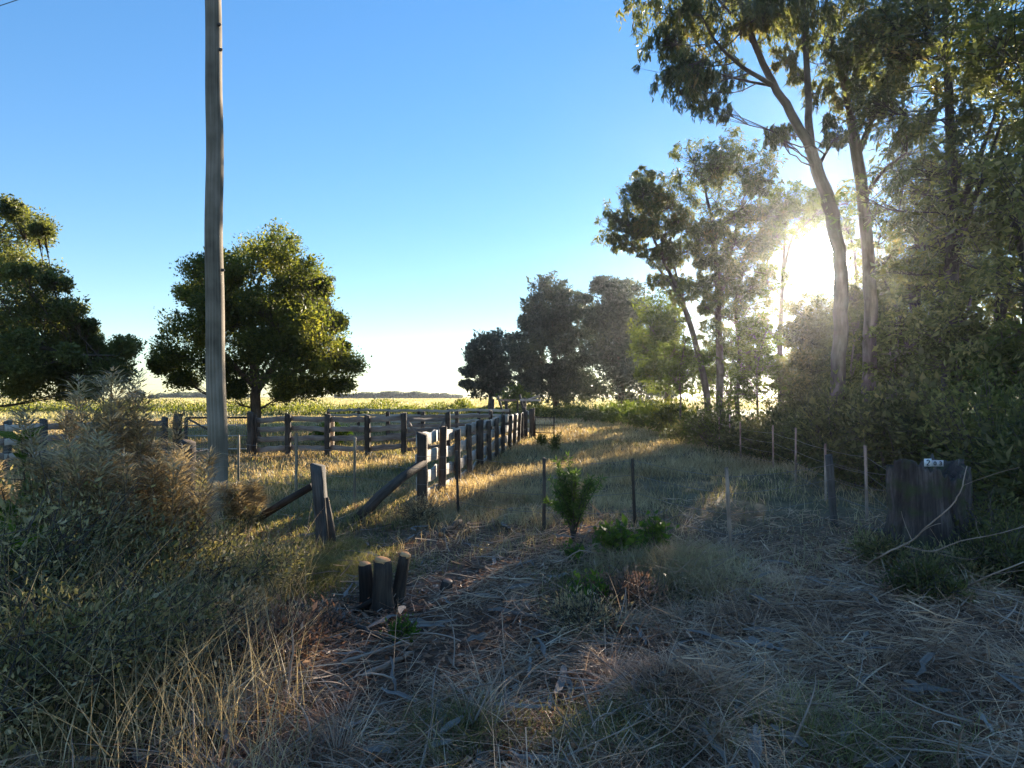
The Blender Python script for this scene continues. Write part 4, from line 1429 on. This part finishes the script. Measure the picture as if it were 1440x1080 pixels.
branch("fallen_branch", "dark stick across the lower right corner of the straw", [gl(870, 1075, .03), gl(930, 1050, .05), gl(980, 1030, .05)], .016, .01, "bark_shade", seed=14, twigs=3)
branch("seed_grass", "ginger dry stem with a drooping seed spike at the bottom of the view", [gl(622, 1085, .0), pg(612, 1060, 3.3), pg(600, 1035, 3.3), pg(583, 1018, 3.3)], .005, .003, "weed_dry", "grass stem", seed=15, twigs=6)
# curled tendril
ct = pg(776, 955, 4.3)
root = thing("curled_tendril", gl(790, 975, 0), "small pale looped tendril standing out of the dark litter", "dry stem")
mb = MB()
pts = [gl(795, 985, 0)] + [ct + [.03 * math.sin(a) * .8 + .01, 0, .045 * math.cos(a)] for a in np.linspace(2.2, 2.2 + 5.6, 14)]
tube(mb, pts, .0045, 6)
mb.build("tendril_loop", "stake_wood", root, True)


# ------------------------------------------------------------------ weeds at the left
def dry_weed(name, label, base, h, w, seed, nst=9, nl=170, leaf="weed_dry", group=None, L=.10, W=.015, low="weed_leaf"):
    rng = np.random.default_rng(seed)
    root = thing(name, base, label, "weed", group)
    sb, lb, lo = MB(), MB(), MB()
    for i in range(nst):
        a = rng.uniform(0, 2 * pi)
        q = math.sqrt(rng.uniform(0, 1))
        tip = base + np.array([cos(a) * q * w, sin(a) * q * w, h * rng.uniform(.6, 1.0)])
        b0 = base + np.array([cos(a) * q * w * .3, sin(a) * q * w * .3, -.03])
        path = bez(b0, (b0 + tip) / 2 + [0, 0, .12 * h], tip, 10)
        tube(sb, path, np.linspace(.009, .002, 10), 4, 0, False, rng)
        for lay, k, t0 in ((lb, nl, .5), (lo, nl // 2, .05)):
            t = rng.uniform(t0, 1 if lay is lb else .6, k)
            pp = np.stack([np.interp(t * 9, np.arange(10), path[:, c3]) for c3 in range(3)], 1)
            aa = rng.uniform(0, 2 * pi, k)
            # side sprays: arching tips
            reach = rng.uniform(.02, .20, k) * (1.25 - t)
            cc = pp + np.stack([np.cos(aa) * reach, np.sin(aa) * reach, -reach * .15 + .03], 1)
            if lay is lb:
                blades(lay, cc, L * rng.uniform(.5, 1.2, k), np.full(k, W), rng.uniform(.8, 2.2, k), rng, seg=2, curl=.9, az=aa)
            else:
                leaves(lay, cc, rng.normal(0, 1, (k, 3)), .05, .022, rng)
        for _ in range(10):
            k = rng.integers(3, 9)
            aa = rng.uniform(0, 2 * pi)
            e = path[k] + np.array([cos(aa), sin(aa), .5]) * rng.uniform(.08, .22)
            tube(sb, bez(path[k], (path[k] + e) / 2 + [0, 0, .03], e, 4), np.linspace(.004, .0012, 4), 3, 0, False)
    sb.build("stems", "stake_wood", root, True)
    lb.build("seed_sprays", leaf, root)
    lo.build("lower_leaves", low, root)
    return root


DW = "tall dry weeds on the left"
for i, (px, Y, h, w, lab) in enumerate([
    (150, 5.6, 2.05, .42, "tallest dry weed with tan feathery sprays rising above the field left of the pole"),
    (200, 5.9, 1.8, .40, "dry tan weed between the tallest weed and the thick dark post"),
    (100, 5.2, 1.65, .40, "dry tan weed left of the tallest one, over the grey fence"),
    (240, 5.4, 1.35, .38, "lower dry weed in front of the thick dark post"),
    (170, 4.8, 1.45, .45, "dry weed in front of the tallest one"),
    (60, 5.6, 1.4, .40, "dry weed behind the broad-leaved green plant at the left edge"),
    (345, 8.6, .70, .40, "low dry weed right of the pole's foot")]):
    dry_weed("dry_weed", lab, ground_at(px, Y), h, w, 400 + i, group=DW, nst=15, nl=260)

LB = "dark leafy weeds over the left verge"
for i, (px, Y, w, h, lab) in enumerate([
    (20, 4.0, .7, 1.05, "dark leafy bush in the lower left, at the very edge of the view"),
    (110, 4.4, .7, 1.05, "dark leafy bush below the tallest dry weed"),
    (200, 4.8, .7, .95, "dark leafy bush left of the pole's foot"),
    (285, 5.3, .6, .75, "leafy bush hiding the pole's foot"),
    (80, 3.4, .6, .70, "dark leafy bush nearest the viewer on the left"),
    (190, 3.9, .6, .60, "low leafy bush above the bent straw on the left"),
    (355, 6.2, .6, .45, "low leafy bush right of the pole's foot"),
    (-40, 5.0, .8, 1.3, "leafy bush at the left edge behind the broad-leaved plant")]):
    shrub("leafy_weed", lab, ground_at(px, Y), w, h, "weed_leaf", "bark_shade", .030, .011, nst=36, nleaf=190, seed=420 + i, group=LB, cat="weed", up=.95, spread=.14, twigs=4)
BW = "brown dead weeds in the left foreground"
for i, (px, py, w, h, lab) in enumerate([
    (300, 930, .45, .42, "brown dead weed heap below the long thin branch"),
    (380, 960, .40, .32, "brown dead weed heap around the upright dead stick"),
    (240, 1000, .40, .30, "brown dead weed heap near the bottom left"),
    (430, 900, .35, .28, "brown dead weed heap left of the fallen limb"),
    (820, 880, .35, .30, "brown dead weed heap right of the bare litter"),
    (880, 850, .40, .30, "brown dead weed heap below the sunlit grass mound"),
    (590, 735, .35, .45, "ginger dead weed at the foot of the long fence's near post")]):
    shrub("dead_weed", lab, gp(px, py), w, h, "weed_dry" if i % 2 == 0 else "litter", "bark_shade", .035, .010, nst=40, nleaf=80, seed=440 + i, group=BW, cat="weed", up=.95, spread=.12, twigs=4)

# green plants
rg = np.random.default_rng(460)


def leafy_plant(name, label, base, h, w, L, W, mat, n, nst, seed, cat="plant", droop=.1):
    return shrub(name, label, base, w, h, mat, "bark_shade", L, W, nst=nst, nleaf=n, seed=seed, cat=cat, up=.75, spread=.07, droop=droop, twigs=2)


leafy_plant("broadleaf_plant", "broad-leaved bright green plant at the left edge in front of the grey fence", ground_at(48, 5.1), 1.62, .28, .17, .075, "leaf_bright", 9, 8, 461, droop=.5)
leafy_plant("broadleaf_plant", "small bright green plant low at the left edge", ground_at(10, 4.2), 1.2, .3, .13, .05, "leaf_bright", 8, 8, 462)
leafy_plant("leafy_weed", "bright yellow-green leafy weed left of the sunlit grass mound", gp(868, 790), .42, .30, .065, .036, "leaf_bright", 20, 26, 463)
leafy_plant("leafy_weed", "bright green leafy weed on top of the sunlit grass mound", gp(922, 785), .42, .25, .065, .036, "leaf_bright", 20, 22, 464)
leafy_plant("leafy_weed", "green leafy weed in front of the mound, right of the bare litter", gp(830, 850), .30, .28, .055, .032, "leaf_bright", 18, 22, 465)
leafy_plant("leafy_weed", "small leafy weed under the needle-leaved sapling", gp(806, 795), .22, .15, .05, .03, "leaf_bright", 12, 10, 466)
leafy_plant("fern_tuft", "small ferny green tuft below the sawn stems", gp(565, 905), .18, .12, .03, .012, "leaf_bright", 60, 14, 467)
leafy_plant("leafy_weed", "glowing green weed behind the yard's brown board fence", ground_at(466, 24), 1.1, .7, .12, .07, "leaf_bright", 60, 30, 468)

# needle-leaved sapling
base = gp(806, 768)
rg = np.random.default_rng(470)
root = thing("sapling", base, "young green sapling with narrow leaves standing alone before the wire fence", "sapling")
sb, lb = MB(), MB()
for i in range(26):
    a = rg.uniform(0, 2 * pi)
    q = math.sqrt(rg.uniform(0, 1))
    tip = base + np.array([cos(a) * q * .33, sin(a) * q * .33, rg.uniform(.45, 1.0) * (1 - .15 * q)])
    b0 = base + [0, 0, rg.uniform(-.02, .35) if i else -.02]
    path = bez(b0, (b0 + tip) / 2 + [0, 0, .03], tip, 8)
    tube(sb, path, np.linspace(.009, .002, 8), 5, 0, False, rg)
    k = 95
    t = rg.uniform(.25, 1, k)
    pp = np.stack([np.interp(t * 7, np.arange(8), path[:, c3]) for c3 in range(3)], 1)
    ax = rg.normal(0, .7, (k, 3))
    ax[:, 2] += .5
    ax = norm(ax)
    leaves(lb, pp + ax * .04, ax, .09 * rg.uniform(.6, 1.2, k), .014, rg)
tube(sb, [base + [0, 0, -.05], base + [.01, 0, .3], base + [0, 0, .6]], [.018, .014, .006], 7)
sb.build("stems", "bark_shade", root, True)
lb.build("foliage", "needle_green", root)
root.scale = (1.2, 1.2, 1.15)

# pale feathery weed plants in the grass strip
for i, (px, Y, h, lab) in enumerate([(782, 21, .75, "pale feathery weed standing in the open grass right of the long fence"), (762, 24, .55, "smaller pale weed left of the feathery one in the open grass")]):
    shrub("feathery_weed", lab, ground_at(px, Y), .18, h, "leaf_light_green", "bark_shade", .08, .02, nst=10, nleaf=90, seed=480 + i, cat="weed", up=.8, spread=.07, twigs=1)


# ------------------------------------------------------------------ grasses
def polar(n, r0, r1, rng, half=56):
    r = np.exp(rng.uniform(math.log(r0), math.log(r1), n))
    a = np.radians(rng.uniform(-half, half, n))
    return r * np.sin(a), r * np.cos(a), r


def fbm(x, y, s):
    return (np.sin(x * s + 1.3) * np.cos(y * s * 1.1 + .4) + .6 * np.sin(x * s * 2.3 - y * s * 1.7 + 2) + .4 * np.sin(x * s * 4.1 + y * s * 3.3)) / 2


rg = np.random.default_rng(500)
# tussocky dry grass of the open strip and yard
n = 330000
x, y, r = polar(n, 7.2, 62, rg)
cl_n = 5
cx = x + rg.normal(0, .04, n)
keep = (fbm(x, y, 1.3) + rg.uniform(-.9, .9, n) > -.45)
# bare earth close to the sawn stems, trodden strip under the yard rail
keep &= ~((y < 9.2) & (x > -2.2) & (x < 1.1) & (rg.uniform(0, 1, n) < .85))
keep &= ~((y < 60) & (x > 7 + (y - 9) * .06) & (y > 8) & (rg.uniform(0, 1, n) < .7))
keep &= ~((y < 11) & (x > .6) & (rg.uniform(0, 1, n) < .7))
keep &= ~((x > 2.6) & (y < 15) & (rg.uniform(0, 1, n) < .75))
x, y, r = x[keep], y[keep], r[keep]
n = len(x)
tus = np.clip(fbm(x, y, 2.9), -.3, 1)
h = (.10 + .12 * rg.uniform(0, 1, n) + .16 * np.clip(tus, 0, 1)) * np.where(y > 25, 1.15, 1)
w = np.maximum(.004, .0011 * r) * rg.uniform(.7, 1.3, n)
green = (fbm(x + 7, y - 3, .55) + rg.normal(0, .35, n) > np.where(x < -1.5, .15, .75))
for msk, nm, mt, lab in ((green, "green_grass", "grass_green", "green grass in the yard and along the fences"), (~green, "dry_grass", "grass_dry", "dry golden grass of the open strip beside the long fence")):
    mb = MB()
    base = np.stack([x[msk], y[msk], gz(x[msk], y[msk]) - .01], 1)
    blades(mb, base, h[msk], w[msk], rg.uniform(.1, 1.1, msk.sum()), rg)
    tag(mb.build(nm, mt), lab, "grass", None, "stuff")

# field grass
n = 120000
x, y, r = polar(n, 66, 700, rg, 50)
keep = ~((x > 2) & (y < 90))
x, y, r = x[keep], y[keep], r[keep]
n = len(x)
mb = MB()
blades(mb, np.stack([x, y, gz(x, y)], 1), rg.uniform(.25, .6, n), .0022 * r, rg.uniform(.1, .8, n), rg)
tag(mb.build("field_grass", "grass_field"), "long golden grass of the wide field beyond the yard", "grass", None, "stuff")

# low green growth left of the sawn stems and at the mound
mb = MB()
for (px, py, sx_, sy_, k, hh_) in ((440, 800, .8, .4, 9000, .16), (360, 830, .6, .5, 6000, .18), (470, 770, .5, .3, 3000, .14), (850, 830, .5, .4, 3500, .14), (640, 1040, .35, .2, 900, .2), (860, 1045, .4, .2, 900, .2), (1180, 1040, .5, .3, 900, .26), (60, 1060, .5, .3, 2500, .25)):
    p = gp(px, py)
    xx = p[0] + rg.normal(0, sx_ * .6, k)
    yy = p[1] + rg.normal(0, sy_ * .8, k)
    blades(mb, np.stack([xx, yy, gz(xx, yy)], 1), hh_ * rg.uniform(.4, 1.2, k), np.full(k, .006), rg.uniform(.3, 1.6, k), rg)
tag(mb.build("green_verge_grass", "grass_green"), "patches of short green grass on the foreground verge", "grass", None, "stuff")

# sunlit grass mound
mb = MB()
k = 5200
p = gp(945, 815)
xx = p[0] + rg.normal(0, .38, k)
yy = p[1] + rg.normal(0, .40, k)
blades(mb, np.stack([xx, yy, gz(xx, yy)], 1), .24 * rg.uniform(.3, 1.2, k), np.full(k, .008), rg.uniform(.2, 1.6, k), rg, seg=3)
tag(mb.build("mound_grass", "grass_dry"), "mound of fine dry grass catching the sun right of the sapling", "grass", None, "stuff")

# dead stalks, straw and litter of the foreground
rg = np.random.default_rng(510)
mb = MB()
n = 95000
x, y, r = polar(n, 1.7, 12, rg, 60)
dens = .35 + .65 * np.clip(fbm(x, y, 1.7) + .5, 0, 1)
dens = np.where((x < -.4) & (x > -2.6) & (y > 4.3) & (y < 8.5), dens * .35, dens)
dens = np.where((y > 8.5), dens * .4, dens)
keep = rg.uniform(0, 1, n) < dens
x, y, r = x[keep], y[keep], r[keep]
n = len(x)
heap = np.clip(fbm(x + 3, y, 2.1), 0, 1)
z = gz(x, y) + rg.uniform(0, 1, n) ** 2 * (.05 + .22 * heap)
swirl = 2.2 * fbm(x, y, .8) + rg.normal(0, .7, n)
strips(mb, np.stack([x, y, z], 1), swirl, rg.normal(0.05, .28, n), rg.gamma(3, .075, n) + .05, rg.uniform(.0035, .0095, n) * np.clip(r / 5, .6, 1.5), rg.normal(0, .35, n), rg)
tag(mb.build("straw_litter", "straw"), "tangled grey-brown straw lying over the foreground", "straw", None, "stuff")

# tussocks of bent dead grass
mb = MB()
cen = []
for _ in range(110):
    xx, yy, rr_ = polar(1, 2.4, 8.5, rg, 46)
    if -2.4 < xx[0] < .5 and 4.4 < yy[0] < 9:
        continue
    cen.append((xx[0], yy[0]))
for (px, py) in ((1000, 960), (1030, 990), (985, 1000), (1140, 905), (1170, 900), (1240, 930), (1100, 1010), (90, 1000), (130, 960), (60, 1040), (150, 1010), (180, 960), (1300, 900), (1380, 940), (1060, 870), (1010, 840), (1090, 830), (1150, 840)):
    p = gp(px, py)
    cen.append((p[0], p[1]))
for (cx_, cy_) in cen:
    k = int(rg.uniform(70, 240))
    a = rg.uniform(0, 2 * pi) + rg.normal(0, rg.uniform(.5, 1.3), k)
    q = np.abs(rg.normal(0, .12, k))
    xx, yy = cx_ + np.cos(a) * q, cy_ + np.sin(a) * q
    blades(mb, np.stack([xx, yy, gz(xx, yy)], 1), rg.lognormal(-1.9, .45, k), rg.uniform(.003, .009, k), rg.uniform(.4, 2.4, k), rg, seg=5, curl=.6, az=a + rg.normal(0, .5, k))
tag(mb.build("dead_tussocks", "straw"), "bent tussocks of dead grass heaped in the foreground", "grass", None, "stuff")

# leaves and chips
mb = MB()
n = 60000
x, y, r = polar(n, 1.7, 11, rg, 58)
keep = (fbm(x, y, 1.1) + rg.uniform(-.6, .6, n) > -.3)
x, y = x[keep], y[keep]
n = len(x)
az = rg.uniform(0, 2 * pi, n)
ax = np.stack([np.cos(az), np.sin(az), rg.normal(0, .35, n)], 1)
leaves(mb, np.stack([x, y, gz(x, y) + .012 + rg.uniform(0, .05, n)], 1), ax, rg.uniform(.03, .10, n), rg.uniform(.008, .030, n), rg)
tag(mb.build("leaf_litter", "litter"), "brown fallen leaves and wood chips on the bare ground", "litter", None, "stuff")

# strips of shed gum bark
mb = MB()
n = 520
x, y, r = polar(n, 2.2, 10.5, rg, 50)
for i in range(n):
    az, L_ = rg.uniform(0, 2 * pi), rg.uniform(.12, .5)
    c_ = np.array([x[i], y[i]])
    dd = np.array([cos(az), sin(az)])
    pr = c_ + dd * np.linspace(-.5, .5, 5)[:, None] * L_ + rg.normal(0, .01, (5, 2))
    pz = gz(pr[:, 0], pr[:, 1]) + .035 + rg.uniform(0, .05) + rg.normal(0, .008, 5)
    sd_ = np.array([-dd[1], dd[0]])
    w_ = rg.uniform(.008, .022) * np.array([.4, 1, 1.1, .9, .3])
    tl_ = rg.uniform(-.8, .8)
    rows = []
    for j_, (a_, h_) in enumerate(((-1, .35), (0, 0), (1, .35))):
        rows.append(np.column_stack([pr + sd_ * (a_ * w_)[:, None], pz + w_ * (h_ + a_ * tl_)]))
    V = np.stack(rows, 1).reshape(-1, 3)
    q_ = [(a2 * 3 + b4, a2 * 3 + b4 + 1, a2 * 3 + b4 + 4, a2 * 3 + b4 + 3) for a2 in range(4) for b4 in range(2)]
    sd0 = rg.uniform(0, 50)
    mb.add(V, q_, None, np.stack([np.tile([0, .02, .04], 5), np.repeat(np.linspace(0, L_, 5), 3), np.full(15, sd0)], 1))
tag(mb.build("bark_strips", "board_brown"), "curled strips of shed gum bark lying among the straw", "bark", None, "stuff")

# fine twigs
mb = MB()
n = 900
x, y, r = polar(n, 2.0, 10, rg, 52)
for i in range(n):
    az, el, L_ = rg.uniform(0, 2 * pi), rg.normal(.12, .3), rg.uniform(.12, .6)
    p = np.array([x[i], y[i], float(gz(x[i], y[i])) + .03 + rg.uniform(0, .06)])
    dd = np.array([cos(az) * cos(el), sin(az) * cos(el), abs(sin(el))])
    e = p + dd * L_
    tube(mb, bez(p, (p + e) / 2 + rg.normal(0, .06, 3) * L_ * 2, e, 6), np.linspace(rg.uniform(.003, .009), .0015, 6), 4, 0, False, rg)
tag(mb.build("brushwood", "twig_grey", None, True), "fine bare twigs scattered through the straw", "twigs", None, "stuff")

# tall thin dry stalks standing up here and there
mb = MB()
n = 260
x, y, r = polar(n, 2.8, 9.0, rg, 44)
keep = ~((x > -2) & (x < .6) & (y > 4.5))
x, y = x[keep], y[keep]
n = len(x)
blades(mb, np.stack([x, y, gz(x, y)], 1), rg.uniform(.25, .7, n), rg.uniform(.003, .006, n), rg.uniform(.1, .8, n), rg, seg=5, curl=.4)
tag(mb.build("standing_stalks", "straw"), "single pale stalks standing above the straw", "stalks", None, "stuff")

# long bent dry stalks growing through the leafy weeds at the left
mb = MB()
n = 2600
px_ = rg.uniform(-60, 440, n)
yy = rg.uniform(3.0, 6.6, n)
xx = (px_ - 720) / F * yy
blades(mb, np.stack([xx, yy, gz(xx, yy)], 1), rg.uniform(.45, 1.35, n) * np.clip(1.25 - (px_ + 60) / 600, .35, 1), rg.uniform(.003, .007, n), rg.uniform(.1, 1.0, n), rg, seg=6, curl=.5)
tag(mb.build("bush_stalks", "weed_dry"), "long bent dry stalks growing through the leafy weeds on the left", "stalks", None, "stuff")

# ------------------------------------------------------------------ haze
HAZE = 0.00024
m, nt = new_mat("haze_air")
v = nt.nodes.new("ShaderNodeVolumePrincipled")
v.inputs["Density"].default_value = HAZE
v.inputs["Color"].default_value = (.86, .90, .96, 1)
v.inputs["Anisotropy"].default_value = 0.85
o = nt.nodes.new("ShaderNodeOutputMaterial")
nt.links.new(v.outputs[0], o.inputs["Volume"])
mb = MB()
boxm(mb, (0, 0, 9.5), 3300, 3300, 23)
hz = mb.build("haze", "haze_air")
tag(hz, "thin sunlit haze in the evening air", "haze", None, "stuff")
